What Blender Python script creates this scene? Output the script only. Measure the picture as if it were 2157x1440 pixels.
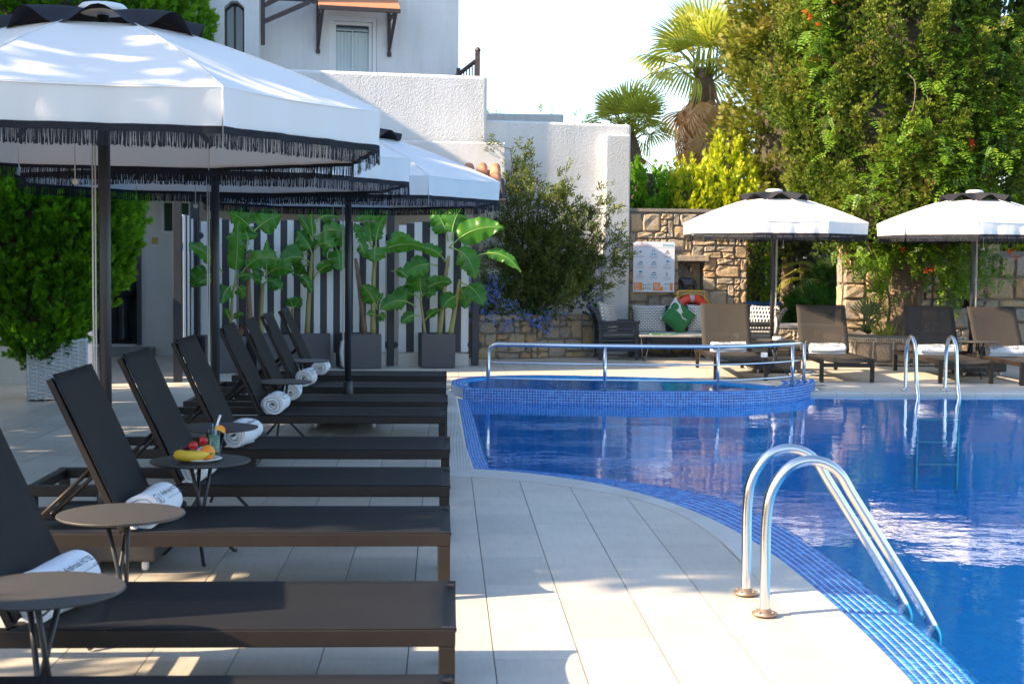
import bpy, math, random
import numpy as np
from mathutils import Vector, Matrix, Euler
from mathutils.geometry import tessellate_polygon

R = math.radians
sc = bpy.context.scene
for o in list(bpy.data.objects):
    bpy.data.objects.remove(o)
COL = sc.collection

# ------------------------------------------------------------------ camera
cam_d = bpy.data.cameras.new('camera')
cam = bpy.data.objects.new('camera', cam_d)
COL.objects.link(cam)
cam_d.lens = 50.0
cam_d.sensor_width = 36.0
cam_d.clip_start = 0.05
cam_d.clip_end = 3000
YAW, PITCH, ROLL = R(2.74), R(3.185), R(0.5)
fw = Vector((math.sin(YAW)*math.cos(PITCH), math.cos(YAW)*math.cos(PITCH), -math.sin(PITCH)))
r0 = Vector((math.cos(YAW), -math.sin(YAW), 0)); u0 = r0.cross(fw)
cr = r0*math.cos(ROLL) + u0*math.sin(ROLL); cu = u0*math.cos(ROLL) - r0*math.sin(ROLL)
m = Matrix((cr, cu, -fw)).transposed().to_4x4(); m.translation = (0, 0, 1.42)
cam.matrix_world = m
cam_d.dof.use_dof = True
cam_d.dof.focus_distance = 10.5
cam_d.dof.aperture_fstop = 7.1
sc.camera = cam

# ------------------------------------------------------------------ sky, sun, exposure
TO_SUN = Vector((-1.6, -0.46, 1.0)).normalized()
world = bpy.data.worlds.new('World'); sc.world = world
world.use_nodes = True
wn = world.node_tree.nodes; wl = world.node_tree.links
sky = wn.new('ShaderNodeTexSky'); sky.sky_type = 'NISHITA'; sky.sun_disc = False
sky.sun_elevation = math.asin(TO_SUN.z)
sky.sun_rotation = math.atan2(TO_SUN.x, TO_SUN.y)
sky.air_density = 1.0; sky.dust_density = 1.0; sky.ozone_density = 2.0
wl.new(sky.outputs[0], wn['Background'].inputs[0])
wn['Background'].inputs[1].default_value = 0.15
sun_d = bpy.data.lights.new('sun', 'SUN'); sun_d.energy = 5.0; sun_d.angle = R(0.53)
sun_d.color = (1.0, 0.79, 0.55)
sun = bpy.data.objects.new('sun', sun_d); COL.objects.link(sun)
sun.rotation_euler = (-TO_SUN).to_track_quat('-Z', 'Y').to_euler()
sun.location = TO_SUN*60
sc.view_settings.view_transform = 'Standard'; sc.view_settings.look = 'None'
sc.view_settings.gamma = 1.0; sc.view_settings.exposure = 1.62
sc.view_settings.use_curve_mapping = False
sc.cycles.use_denoising = True
sc.cycles.max_bounces = 8; sc.cycles.transparent_max_bounces = 16
sc.cycles.caustics_reflective = False; sc.cycles.caustics_refractive = False

rnd = random.Random(7)
nrng = np.random.default_rng(11)

# ------------------------------------------------------------------ materials
def base_mat(name):
    mt = bpy.data.materials.new(name); mt.use_nodes = True
    nt = mt.node_tree
    return mt, nt, nt.nodes['Principled BSDF'], nt.nodes['Material Output']

def coord(nt, kind='Object', scale=None):
    tc = nt.nodes.new('ShaderNodeTexCoord')
    out = tc.outputs[kind]
    if scale:
        mp = nt.nodes.new('ShaderNodeMapping'); mp.inputs['Scale'].default_value = scale
        nt.links.new(out, mp.inputs[0]); out = mp.outputs[0]
    return out

def noise(nt, vec, scale, detail=4, rough=.55):
    n = nt.nodes.new('ShaderNodeTexNoise'); n.inputs['Scale'].default_value = scale
    n.inputs['Detail'].default_value = detail; n.inputs['Roughness'].default_value = rough
    nt.links.new(vec, n.inputs['Vector'])
    return n.outputs['Fac']

def ramp(nt, fac, stops, interp='LINEAR'):
    r = nt.nodes.new('ShaderNodeValToRGB'); cr_ = r.color_ramp; cr_.interpolation = interp
    while len(cr_.elements) < len(stops): cr_.elements.new(.5)
    for e, (p, c) in zip(cr_.elements, stops):
        e.position = p; e.color = (*c[:3], 1)
    nt.links.new(fac, r.inputs[0])
    return r.outputs[0]

def mix(nt, a, b, fac, blend='MIX'):
    n = nt.nodes.new('ShaderNodeMix'); n.data_type = 'RGBA'; n.blend_type = blend
    for s, v in ((n.inputs[0], fac), (n.inputs[6], a), (n.inputs[7], b)):
        if hasattr(v, 'links'): nt.links.new(v, s)
        elif isinstance(v, (tuple, list)): s.default_value = (*v[:3], 1)
        else: s.default_value = v
    return n.outputs[2]

def math_(nt, op, a, b=None):
    n = nt.nodes.new('ShaderNodeMath'); n.operation = op
    for i, v in enumerate((a, b)):
        if v is None: continue
        if hasattr(v, 'links'): nt.links.new(v, n.inputs[i])
        else: n.inputs[i].default_value = v
    return n.outputs[0]

def bump(nt, bsdf, height, strength=.3, dist=.01):
    b = nt.nodes.new('ShaderNodeBump'); b.inputs['Strength'].default_value = strength
    b.inputs['Distance'].default_value = dist
    nt.links.new(height, b.inputs['Height']); nt.links.new(b.outputs[0], bsdf.inputs['Normal'])
    return b

def mat(name, col, rough=.5, metal=0., var=None, bmp=None, spec=.5, objrand=0., space='Object', scale=None):
    """plain painted / cast / woven surface: colour, noise variation (scale, amount, other colour), relief (scale, strength, distance)"""
    mt, nt, b, out = base_mat(name)
    b.inputs['Roughness'].default_value = rough; b.inputs['Metallic'].default_value = metal
    b.inputs['Specular IOR Level'].default_value = spec
    b.inputs['Base Color'].default_value = (*col, 1)
    c = None
    vec = coord(nt, space, scale) if (var or bmp) else None
    if var:
        f = noise(nt, vec, var[0], 5, .6)
        f = ramp(nt, f, [(.3, (0, 0, 0)), (.7, (1, 1, 1))])
        c = mix(nt, col, var[2], math_(nt, 'MULTIPLY', f, var[1]))
    if objrand:
        oi = nt.nodes.new('ShaderNodeObjectInfo')
        f = math_(nt, 'ADD', math_(nt, 'MULTIPLY', oi.outputs['Random'], objrand*2), 1-objrand)
        hs = nt.nodes.new('ShaderNodeHueSaturation')
        if c is not None: nt.links.new(c, hs.inputs['Color'])
        else: hs.inputs['Color'].default_value = (*col, 1)
        nt.links.new(f, hs.inputs['Value']); c = hs.outputs[0]
    if c is not None: nt.links.new(c, b.inputs['Base Color'])
    if bmp:
        bump(nt, b, noise(nt, vec, bmp[0], 6, .6), bmp[1], bmp[2])
    return mt

def leaf_mat(name, cols, trans=.35, rough=.45, nscale=3.0, spec=.35, tgain=1.3):
    mt, nt, b, out = base_mat(name)
    g = nt.nodes.new('ShaderNodeNewGeometry')
    n = noise(nt, coord(nt), nscale, 3)
    at = nt.nodes.new('ShaderNodeAttribute'); at.attribute_name = 'tip'
    f = math_(nt, 'ADD', math_(nt, 'MULTIPLY', g.outputs['Random Per Island'], .5), math_(nt, 'MULTIPLY', math_(nt, 'SUBTRACT', n, .30), .9))
    f = math_(nt, 'ADD', f, math_(nt, 'MULTIPLY', at.outputs['Fac'], .5))
    k = len(cols)
    c = ramp(nt, f, [(i/(k-1), cc) for i, cc in enumerate(cols)])
    nt.links.new(c, b.inputs['Base Color'])
    b.inputs['Roughness'].default_value = rough; b.inputs['Specular IOR Level'].default_value = spec
    t = nt.nodes.new('ShaderNodeBsdfTranslucent')
    tc = mix(nt, c, (tgain, tgain*1.05, tgain*.55), 1.0, 'MULTIPLY'); nt.links.new(tc, t.inputs[0])
    ms = nt.nodes.new('ShaderNodeMixShader'); ms.inputs[0].default_value = trans
    nt.links.new(b.outputs[0], ms.inputs[1]); nt.links.new(t.outputs[0], ms.inputs[2])
    nt.links.new(ms.outputs[0], out.inputs[0])
    return mt

def fabric_mat(name, col, trans=.25, bscale=90, bstr=.15, rough=.85, see=0., wrinkle=0.):
    mt, nt, b, out = base_mat(name)
    b.inputs['Base Color'].default_value = (*col, 1); b.inputs['Roughness'].default_value = rough
    b.inputs['Specular IOR Level'].default_value = .15
    vec = coord(nt)
    h = noise(nt, vec, bscale, 3)
    if wrinkle:
        h = math_(nt, 'ADD', math_(nt, 'MULTIPLY', h, .15), math_(nt, 'MULTIPLY', noise(nt, vec, 4.0, 3), wrinkle))
    bump(nt, b, h, bstr, .01)
    last = b.outputs[0]
    if trans:
        t = nt.nodes.new('ShaderNodeBsdfTranslucent'); t.inputs[0].default_value = (*col, 1)
        ms = nt.nodes.new('ShaderNodeMixShader'); ms.inputs[0].default_value = trans
        nt.links.new(last, ms.inputs[1]); nt.links.new(t.outputs[0], ms.inputs[2]); last = ms.outputs[0]
    if see:
        t = nt.nodes.new('ShaderNodeBsdfTransparent')
        ms = nt.nodes.new('ShaderNodeMixShader'); ms.inputs[0].default_value = see
        nt.links.new(last, ms.inputs[1]); nt.links.new(t.outputs[0], ms.inputs[2]); last = ms.outputs[0]
    nt.links.new(last, out.inputs[0])
    return mt

MT = {}
def plaster(name, col, bs, bstr, bdist):
    mt, nt, b, out = base_mat(name); vec = coord(nt)
    st = noise(nt, coord(nt, 'Object', (3.2, 3.2, .28)), 1.6, 5, .65); n = noise(nt, vec, .9, 5, .6)
    c = mix(nt, col, tuple(k*.88 for k in col), ramp(nt, st, [(.48, (0, 0, 0)), (.72, (1, 1, 1))]))
    c = mix(nt, c, (col[0]*.86, col[1]*.83, col[2]*.78), math_(nt, 'MULTIPLY', ramp(nt, n, [(.45, (0, 0, 0)), (.7, (1, 1, 1))]), .7))
    nt.links.new(c, b.inputs['Base Color']); b.inputs['Roughness'].default_value = .9; b.inputs['Specular IOR Level'].default_value = .15
    vo = nt.nodes.new('ShaderNodeTexVoronoi'); vo.inputs['Scale'].default_value = bs; nt.links.new(vec, vo.inputs['Vector'])
    h = math_(nt, 'ADD', math_(nt, 'MULTIPLY', vo.outputs['Distance'], .6), noise(nt, vec, bs*.8, 5, .7))
    bump(nt, b, h, bstr, bdist); return mt
MT['stucco'] = plaster('white_stucco', (.72, .705, .68), 42, .5, .014)
MT['stucco_smooth'] = plaster('smooth_white_plaster', (.73, .715, .69), 60, .35, .01)
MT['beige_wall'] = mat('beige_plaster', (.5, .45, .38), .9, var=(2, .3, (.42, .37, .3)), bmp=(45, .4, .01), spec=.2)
MT['frame'] = mat('bronze_aluminium', (.015, .0105, .0085), .45, var=(9, .5, (.025, .017, .013)), bmp=(160, .08, .002), spec=.32)
MT['sling'] = fabric_mat('charcoal_sling', (.0155, .0155, .0165), trans=0, bscale=420, bstr=.3, rough=.62, see=.06)
MT['sling_far'] = fabric_mat('brown_charcoal_sling', (.05, .043, .037), trans=0, bscale=420, bstr=.3, rough=.62, see=.2)
MT['black_metal'] = mat('black_powder_coat', (.022, .022, .025), .45, var=(14, .4, (.03, .029, .03)))
MT['table_top'] = mat('charcoal_table_top', (.036, .034, .032), .55, var=(30, .6, (.075, .07, .064)), bmp=(120, .15, .003), scale=(1, 4, 1))
MT['canopy'] = fabric_mat('white_canopy_cloth', (.82, .80, .77), trans=.16, bscale=160, bstr=.55, wrinkle=1.0)
MT['fringe'] = mat('black_fringe_yarn', (.018, .019, .024), .9, var=(60, .5, (.04, .04, .045)), spec=.15)
MT['vent'] = fabric_mat('navy_vent_cloth', (.028, .028, .033), trans=.02, bscale=200, bstr=.2, rough=.8)
MT['white_plastic'] = mat('white_plastic', (.72, .72, .72), .4)
MT['cord'] = mat('pale_cord', (.55, .52, .47), .8, bmp=(300, .3, .002))
MT['steel'] = mat('brushed_steel', (.68, .67, .65), .17, 1.0, var=(8, .3, (.6, .57, .52)), bmp=(90, .03, .002), scale=(1, 1, 6))
MT['rust'] = mat('rust_stained_steel', (.5, .4, .3), .45, .8, var=(25, .9, (.3, .13, .05)))
MT['towel'] = fabric_mat('white_terry', (.80, .80, .81), trans=.08, bscale=240, bstr=.9, rough=.95, wrinkle=.6)
MT['ink'] = mat('navy_print', (.02, .022, .04), .8)
MT['post'] = mat('black_stained_timber', (.016, .019, .026), .55, var=(6, .5, (.03, .034, .042)), bmp=(40, .2, .004), scale=(6, 6, .6))
MT['board_white'] = mat('white_painted_board', (.62, .63, .63), .6, var=(5, .4, (.5, .52, .53)), bmp=(50, .2, .004), scale=(6, 6, .5))
MT['board_black'] = mat('black_painted_board', (.014, .016, .021), .5, var=(5, .4, (.03, .03, .036)), bmp=(50, .2, .004), scale=(6, 6, .5))
MT['pot'] = mat('charcoal_planter', (.045, .047, .052), .55, var=(10, .4, (.06, .06, .065)), bmp=(90, .2, .003))
MT['soil'] = mat('dark_soil', (.05, .035, .025), .95, bmp=(30, .8, .03))
MT['dark_wood'] = mat('dark_brown_timber', (.045, .028, .024), .5, var=(7, .6, (.07, .045, .036)), bmp=(30, .2, .004), scale=(1, 1, 5))
MT['glass'] = mat('window_glass', (.05, .07, .08), .06, spec=.8)
MT['curtain'] = mat('pale_net_curtain', (.6, .68, .67), .8, var=(9, .6, (.45, .53, .54)), scale=(3, 3, .15))
MT['pvc'] = mat('white_window_frame', (.74, .74, .73), .4)
MT['terracotta'] = mat('terracotta', (.42, .16, .08), .75, var=(8, .7, (.52, .27, .14)), bmp=(40, .4, .005), objrand=.2)
MT['awning'] = mat('orange_awning_sheet', (.48, .2, .1), .7, var=(6, .4, (.4, .15, .07)))
MT['bark'] = mat('grey_brown_bark', (.24, .17, .12), .9, var=(7, .8, (.13, .09, .06)), bmp=(14, 1.0, .04), scale=(5, 5, .7))
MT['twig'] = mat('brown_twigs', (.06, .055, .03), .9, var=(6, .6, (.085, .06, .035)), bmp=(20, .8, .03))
MT['banana_stem'] = mat('banana_stem', (.22, .26, .07), .6, var=(9, .9, (.2, .11, .05)), bmp=(20, .3, .006), scale=(3, 3, .6))
MT['brown_stem'] = mat('dry_banana_stem', (.2, .12, .07), .8, var=(9, .8, (.1, .06, .04)), bmp=(20, .8, .02), scale=(4, 4, .5))
MT['orange'] = mat('orange_peel', (.9, .27, .01), .45, bmp=(140, .25, .002))
MT['slice'] = mat('orange_pulp', (.85, .42, .06), .4)
MT['banana_skin'] = mat('banana_skin', (.85, .5, .03), .45, var=(12, .5, (.7, .5, .06)))
MT['berry'] = mat('strawberry_red', (.5, .015, .02), .3, bmp=(120, .5, .003))
MT['grape'] = mat('dark_grape', (.07, .015, .03), .3)
MT['berry_leaf'] = mat('strawberry_leaf', (.12, .25, .03), .6)
MT['china'] = mat('white_china', (.8, .8, .78), .15)
MT['straw'] = mat('white_straw', (.75, .75, .76), .4)
MT['stirrer'] = mat('turquoise_stirrer', (.02, .42, .5), .4)
MT['buoy'] = mat('red_orange_buoy', (.75, .05, .02), .4, var=(6, .4, (.65, .08, .03)))
MT['rope_yellow'] = mat('yellow_rope', (.75, .5, .05), .8)
MT['tape'] = mat('silver_tape', (.45, .45, .45), .3)
MT['grey_stone'] = mat('grey_slab', (.3, .29, .27), .85, var=(5, .6, (.2, .19, .18)), bmp=(20, .6, .02))
MT['pebble'] = mat('cream_pebbles', (.6, .52, .42), .6, var=(9, .8, (.35, .25, .16)))
MT['mortar'] = mat('grey_mortar', (.23, .2, .17), .95, var=(6, .6, (.16, .14, .11)), bmp=(40, .8, .02))
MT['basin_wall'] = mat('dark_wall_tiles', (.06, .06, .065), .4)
MT['ceramic'] = mat('shade_toned_ceramic', (.10, .105, .115), .25)  # colour darkened to stand for the shade inside the doorway
MT['brass'] = mat('brass_plate', (.5, .34, .1), .35, .8)
MT['wicker'] = mat('white_wicker', (.68, .69, .7), .6, var=(30, .6, (.5, .52, .54)))
MT['bronze'] = mat('dark_bronze', (.03, .032, .045), .4, .5, var=(16, .6, (.1, .08, .08)), bmp=(30, .6, .01))
MT['blue_plastic'] = mat('blue_pool_cover', (.02, .16, .5), .5)
MT['cushion_pale'] = mat('grey_seat_pad', (.5, .5, .5), .9, bmp=(80, .3, .004))
MT['garden_soil'] = mat('garden_earth', (.09, .07, .04), .95, var=(2, .7, (.06, .07, .03)), bmp=(10, .8, .05))
MT['paper'] = mat('sign_white', (.66, .69, .74), .5)
MT['sign_orange'] = mat('sign_orange', (.85, .25, .02), .5)
MT['sign_blue'] = mat('sign_blue', (.02, .32, .5), .5)
MT['sign_dark'] = mat('sign_dark', (.03, .035, .05), .5)
MT['sign_grey'] = mat('sign_text_grey', (.38, .41, .46), .5)

def stone_mat():
    mt, nt, b, out = base_mat('ashlar_stone')
    oi = nt.nodes.new('ShaderNodeObjectInfo'); vec = coord(nt)
    add = nt.nodes.new('ShaderNodeVectorMath'); add.operation = 'ADD'
    cmb = nt.nodes.new('ShaderNodeCombineXYZ'); nt.links.new(math_(nt, 'MULTIPLY', oi.outputs['Random'], 50), cmb.inputs[0])
    nt.links.new(vec, add.inputs[0]); nt.links.new(cmb.outputs[0], add.inputs[1]); v = add.outputs[0]
    c1 = ramp(nt, oi.outputs['Random'], [(0, (.46, .33, .19)), (.18, (.34, .31, .27)), (.36, (.56, .41, .24)), (.52, (.30, .28, .25)), (.66, (.52, .30, .14)), (.8, (.44, .37, .27)), (1, (.58, .44, .27))], 'CONSTANT')
    n1 = noise(nt, v, 7, 6, .65)
    c2 = ramp(nt, n1, [(.3, (.22, .205, .19)), (.48, (.45, .36, .25)), (.6, (.6, .36, .15)), (.75, (.48, .43, .36))])
    c = mix(nt, c1, c2, .42)
    n2 = noise(nt, v, 38, 6, .7)
    c = mix(nt, c, ramp(nt, n2, [(.25, (.55, .55, .55)), (.7, (1.15, 1.15, 1.15))]), 1.0, 'MULTIPLY')
    nt.links.new(c, b.inputs['Base Color']); b.inputs['Roughness'].default_value = .9
    b.inputs['Specular IOR Level'].default_value = .2
    h = math_(nt, 'ADD', noise(nt, v, 18, 6, .7), math_(nt, 'MULTIPLY', n2, .5))
    bump(nt, b, h, .9, .03)
    return mt
MT['stone'] = stone_mat()

def tile_mat():
    mt, nt, b, out = base_mat('cream_porcelain_tile')
    oi = nt.nodes.new('ShaderNodeObjectInfo'); cmb = nt.nodes.new('ShaderNodeCombineXYZ')
    nt.links.new(math_(nt, 'MULTIPLY', oi.outputs['Random'], 71), cmb.inputs[0]); nt.links.new(math_(nt, 'MULTIPLY', oi.outputs['Random'], 43), cmb.inputs[1])
    def off(v):
        a = nt.nodes.new('ShaderNodeVectorMath'); a.operation = 'ADD'; nt.links.new(v, a.inputs[0]); nt.links.new(cmb.outputs[0], a.inputs[1]); return a.outputs[0]
    n1 = noise(nt, off(coord(nt, 'Object', (16, 2.2, 1))), 2.5, 6, .7)
    geo = nt.nodes.new('ShaderNodeNewGeometry'); n2 = noise(nt, geo.outputs['Position'], 1.3, 6, .65)
    c = ramp(nt, n1, [(.3, (.46, .405, .33)), (.55, (.53, .475, .39)), (.8, (.48, .425, .345))])
    c = mix(nt, c, (.39, .345, .285), math_(nt, 'MULTIPLY', ramp(nt, n2, [(.48, (0, 0, 0)), (.68, (1, 1, 1))]), .55))
    f = math_(nt, 'ADD', math_(nt, 'MULTIPLY', oi.outputs['Random'], .17), .90)
    hs = nt.nodes.new('ShaderNodeHueSaturation'); nt.links.new(c, hs.inputs['Color']); nt.links.new(f, hs.inputs['Value'])
    nt.links.new(hs.outputs[0], b.inputs['Base Color'])
    rr = ramp(nt, n2, [(.3, (.38, .38, .38)), (.7, (.55, .55, .55))]); nt.links.new(rr, b.inputs['Roughness'])
    b.inputs['Specular IOR Level'].default_value = .35
    bump(nt, b, n1, .12, .002)
    return mt
MT['tile'] = tile_mat()
MT['grout'] = mat('brown_grout', (.20, .165, .125), .95, var=(3, .6, (.1, .08, .06)))
MT['coping'] = mat('ribbed_coping_tile', (.54, .505, .445), .6, var=(4, .4, (.43, .40, .34)), objrand=.06)

def coping_bump():
    mt = MT['coping']; nt = mt.node_tree; b = nt.nodes['Principled BSDF']
    uv = nt.nodes.new('ShaderNodeUVMap')
    w = nt.nodes.new('ShaderNodeTexWave'); w.wave_type = 'BANDS'; w.bands_direction = 'X'
    w.inputs['Scale'].default_value = 1.0
    nt.links.new(uv.outputs[0], w.inputs['Vector'])
    bump(nt, b, w.outputs['Fac'], .35, .003)
coping_bump()

def mosaic_mat():
    mt, nt, b, out = base_mat('glazed_blue_mosaic')
    g = nt.nodes.new('ShaderNodeNewGeometry')
    c = ramp(nt, g.outputs['Random Per Island'], [(0, (.012, .10, .38)), (.35, (.02, .18, .54)), (.6, (.016, .14, .46)), (.85, (.03, .25, .64)), (1, (.05, .32, .70))])
    nt.links.new(c, b.inputs['Base Color']); b.inputs['Roughness'].default_value = .22
    bump(nt, b, noise(nt, coord(nt), 60, 2), .08, .002)
    return mt
MT['mosaic'] = mosaic_mat()
MT['mosaic_grout'] = mat('pale_blue_grout', (.50, .58, .68), .8)

def pool_floor_mat():
    mt, nt, b, out = base_mat('blue_pool_tiling')
    vec = coord(nt)
    br = nt.nodes.new('ShaderNodeTexBrick'); br.offset = 0
    br.inputs['Scale'].default_value = 1.0; br.inputs['Brick Width'].default_value = .06
    br.inputs['Row Height'].default_value = .06; br.inputs['Mortar Size'].default_value = .003
    br.inputs['Color1'].default_value = (.003, .28, .57, 1); br.inputs['Color2'].default_value = (.005, .37, .69, 1)
    br.inputs['Mortar'].default_value = (.04, .44, .78, 1)
    nt.links.new(vec, br.inputs['Vector'])
    c = mix(nt, br.outputs['Color'], (.002, .23, .50), math_(nt, 'MULTIPLY', noise(nt, vec, .7, 3), .5))
    nt.links.new(c, b.inputs['Base Color']); b.inputs['Roughness'].default_value = .4
    return mt
MT['pool'] = pool_floor_mat()

def schlick(nt, normal=None, f0=.02):
    """Fresnel weight that is the same from both sides of a surface"""
    g = nt.nodes.new('ShaderNodeNewGeometry')
    d = nt.nodes.new('ShaderNodeVectorMath'); d.operation = 'DOT_PRODUCT'
    nt.links.new(g.outputs['Incoming'], d.inputs[0]); nt.links.new(normal or g.outputs['Normal'], d.inputs[1])
    c = math_(nt, 'SUBTRACT', 1.0, math_(nt, 'MINIMUM', math_(nt, 'ABSOLUTE', d.outputs['Value']), 1.0))
    return math_(nt, 'ADD', math_(nt, 'MULTIPLY', math_(nt, 'POWER', c, 5.0), 1-f0), f0)

def water_mat(name, tint, strength):
    mt, nt, b, out = base_mat(name)
    nt.nodes.remove(b)
    vec = coord(nt, 'Object', (1, 1.25, 1))
    n1 = noise(nt, vec, 1.1, 2, .5); n2 = noise(nt, vec, 6.5, 3, .5); n3 = noise(nt, vec, 19, 2, .5)
    h = math_(nt, 'ADD', math_(nt, 'ADD', math_(nt, 'MULTIPLY', n1, 1.0), math_(nt, 'MULTIPLY', n2, .22)), math_(nt, 'MULTIPLY', n3, .06))
    bp = nt.nodes.new('ShaderNodeBump'); bp.inputs['Strength'].default_value = strength; bp.inputs['Distance'].default_value = .06
    nt.links.new(h, bp.inputs['Height'])
    fr = schlick(nt, bp.outputs[0])
    tr = nt.nodes.new('ShaderNodeBsdfTransparent'); tr.inputs[0].default_value = (*tint, 1)
    gl = nt.nodes.new('ShaderNodeBsdfGlossy'); gl.inputs['Roughness'].default_value = .015
    gl.inputs['Color'].default_value = (.97, .98, 1, 1)
    nt.links.new(bp.outputs[0], gl.inputs['Normal'])
    ms = nt.nodes.new('ShaderNodeMixShader')
    nt.links.new(fr, ms.inputs[0]); nt.links.new(tr.outputs[0], ms.inputs[1]); nt.links.new(gl.outputs[0], ms.inputs[2])
    nt.links.new(ms.outputs[0], out.inputs[0])
    return mt
MT['water'] = water_mat('clear_pool_water', (.5, .9, 1.0), .095)

def drink_mat():
    mt, nt, b, out = base_mat('pale_green_drink')
    b.inputs['Base Color'].default_value = (.42, .66, .52, 1); b.inputs['Roughness'].default_value = .2
    t = nt.nodes.new('ShaderNodeBsdfTranslucent'); t.inputs[0].default_value = (.45, .72, .55, 1)
    tr = nt.nodes.new('ShaderNodeBsdfTransparent'); tr.inputs[0].default_value = (.6, .82, .7, 1)
    m1 = nt.nodes.new('ShaderNodeMixShader'); m1.inputs[0].default_value = .5
    nt.links.new(b.outputs[0], m1.inputs[1]); nt.links.new(t.outputs[0], m1.inputs[2])
    m2 = nt.nodes.new('ShaderNodeMixShader'); m2.inputs[0].default_value = .35
    nt.links.new(m1.outputs[0], m2.inputs[1]); nt.links.new(tr.outputs[0], m2.inputs[2]); nt.links.new(m2.outputs[0], out.inputs[0])
    return mt
MT['drink'] = drink_mat()
def clear_glass():
    mt, nt, b, out = base_mat('clear_tumbler_glass'); nt.nodes.remove(b)
    fr = schlick(nt, None, .04)
    tr = nt.nodes.new('ShaderNodeBsdfTransparent'); tr.inputs[0].default_value = (.93, .96, .95, 1)
    gl = nt.nodes.new('ShaderNodeBsdfGlossy'); gl.inputs['Roughness'].default_value = .02
    ms = nt.nodes.new('ShaderNodeMixShader')
    nt.links.new(fr, ms.inputs[0]); nt.links.new(tr.outputs[0], ms.inputs[1]); nt.links.new(gl.outputs[0], ms.inputs[2])
    nt.links.new(ms.outputs[0], out.inputs[0])
    return mt
MT['tumbler'] = clear_glass()

def cushion_mat(name, bw, rh, mort):
    mt, nt, b, out = base_mat(name)
    tc = nt.nodes.new('ShaderNodeTexCoord')
    sp = nt.nodes.new('ShaderNodeSeparateXYZ'); nt.links.new(tc.outputs['Object'], sp.inputs[0])
    cb = nt.nodes.new('ShaderNodeCombineXYZ'); nt.links.new(sp.outputs[0], cb.inputs[0]); nt.links.new(sp.outputs[2], cb.inputs[1])
    br = nt.nodes.new('ShaderNodeTexBrick'); br.offset = .5
    br.inputs['Scale'].default_value = 1; br.inputs['Brick Width'].default_value = bw; br.inputs['Row Height'].default_value = rh
    br.inputs['Mortar Size'].default_value = mort; br.inputs['Mortar Smooth'].default_value = .3
    br.inputs['Color1'].default_value = (.012, .012, .015, 1); br.inputs['Color2'].default_value = (.012, .012, .015, 1)
    br.inputs['Mortar'].default_value = (.68, .67, .63, 1)
    nt.links.new(cb.outputs[0], br.inputs['Vector'])
    nt.links.new(br.outputs['Color'], b.inputs['Base Color']); b.inputs['Roughness'].default_value = .9
    return mt
MT['cushion_lozenge'] = cushion_mat('black_white_lozenge_cloth', .055, .026, .0075)
MT['cushion_honeycomb'] = cushion_mat('black_white_honeycomb_cloth', .05, .062, .008)
def leaf_cushion_mat():
    mt, nt, b, out = base_mat('leaf_print_cloth')
    vec = coord(nt)
    vo = nt.nodes.new('ShaderNodeTexVoronoi'); vo.inputs['Scale'].default_value = 4.2; vo.feature = 'F1'
    nt.links.new(coord(nt, 'Object', (1, 1, 1.5)), vo.inputs['Vector'])
    w = nt.nodes.new('ShaderNodeTexWave'); w.inputs['Scale'].default_value = 9; w.inputs['Distortion'].default_value = 3
    nt.links.new(vec, w.inputs['Vector'])
    c = ramp(nt, w.outputs['Fac'], [(0, (.01, .07, .02)), (.5, (.025, .16, .05)), (1, (.05, .26, .08))])
    c = mix(nt, c, (.62, .64, .63), ramp(nt, vo.outputs['Distance'], [(.66, (0, 0, 0)), (.70, (1, 1, 1))]))
    nt.links.new(c, b.inputs['Base Color']); b.inputs['Roughness'].default_value = .9
    return mt
MT['cushion_leaf'] = leaf_cushion_mat()

MT['thuja'] = leaf_mat('thuja_green', [(.022, .085, .010), (.07, .21, .012), (.15, .34, .016), (.28, .49, .025)], .32, spec=.2)
MT['thuja_gold'] = leaf_mat('golden_thuja', [(.10, .20, .012), (.28, .38, .016), (.48, .50, .02), (.62, .56, .025)], .38)
MT['cypress'] = leaf_mat('cypress_olive', [(.028, .058, .010), (.07, .12, .014), (.13, .185, .02), (.19, .22, .03), (.27, .17, .06)], .16, nscale=1.6, spec=.2)
MT['conifer'] = leaf_mat('feathery_conifer', [(.06, .09, .014), (.14, .175, .024), (.22, .235, .035), (.33, .23, .08)], .22, nscale=1.8, spec=.2)
MT['vine'] = leaf_mat('trumpet_vine_leaf', [(.05, .12, .014), (.11, .215, .018), (.19, .30, .026), (.31, .39, .05)], .36)
MT['vine_flower'] = leaf_mat('trumpet_flower', [(.6, .06, .02), (.75, .12, .03), (.8, .2, .06)], .3)
MT['palm'] = leaf_mat('palm_green', [(.26, .31, .05), (.46, .46, .09), (.62, .56, .2)], .45)
MT['palm_dead'] = leaf_mat('dead_palm_frond', [(.34, .17, .06), (.52, .30, .13), (.64, .44, .24)], .3)
MT['shrub'] = leaf_mat('narrow_olive_leaf', [(.04, .065, .014), (.075, .11, .022), (.15, .18, .04), (.36, .18, .08)], .38)
MT['plumbago'] = leaf_mat('plumbago_leaf', [(.02, .06, .012), (.05, .12, .02), (.08, .16, .03)], .25)
MT['blue_flower'] = leaf_mat('plumbago_blue', [(.18, .25, .72), (.28, .38, .84), (.40, .50, .9)], .3, tgain=1.0)
MT['banana'] = leaf_mat('banana_leaf', [(.028, .12, .012), (.055, .20, .016), (.10, .29, .025)], .42, rough=.35, nscale=2.0, spec=.5, tgain=1.9)
MT['midrib'] = mat('banana_midrib', (.2, .32, .07), .5)
MT['garden_lime'] = leaf_mat('lime_hedge_leaf', [(.08, .17, .012), (.16, .26, .015), (.26, .34, .02)], .35)
MT['garden_dark'] = leaf_mat('dark_shrub_leaf', [(.008, .025, .008), (.015, .045, .012), (.03, .075, .016)], .2)
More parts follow.
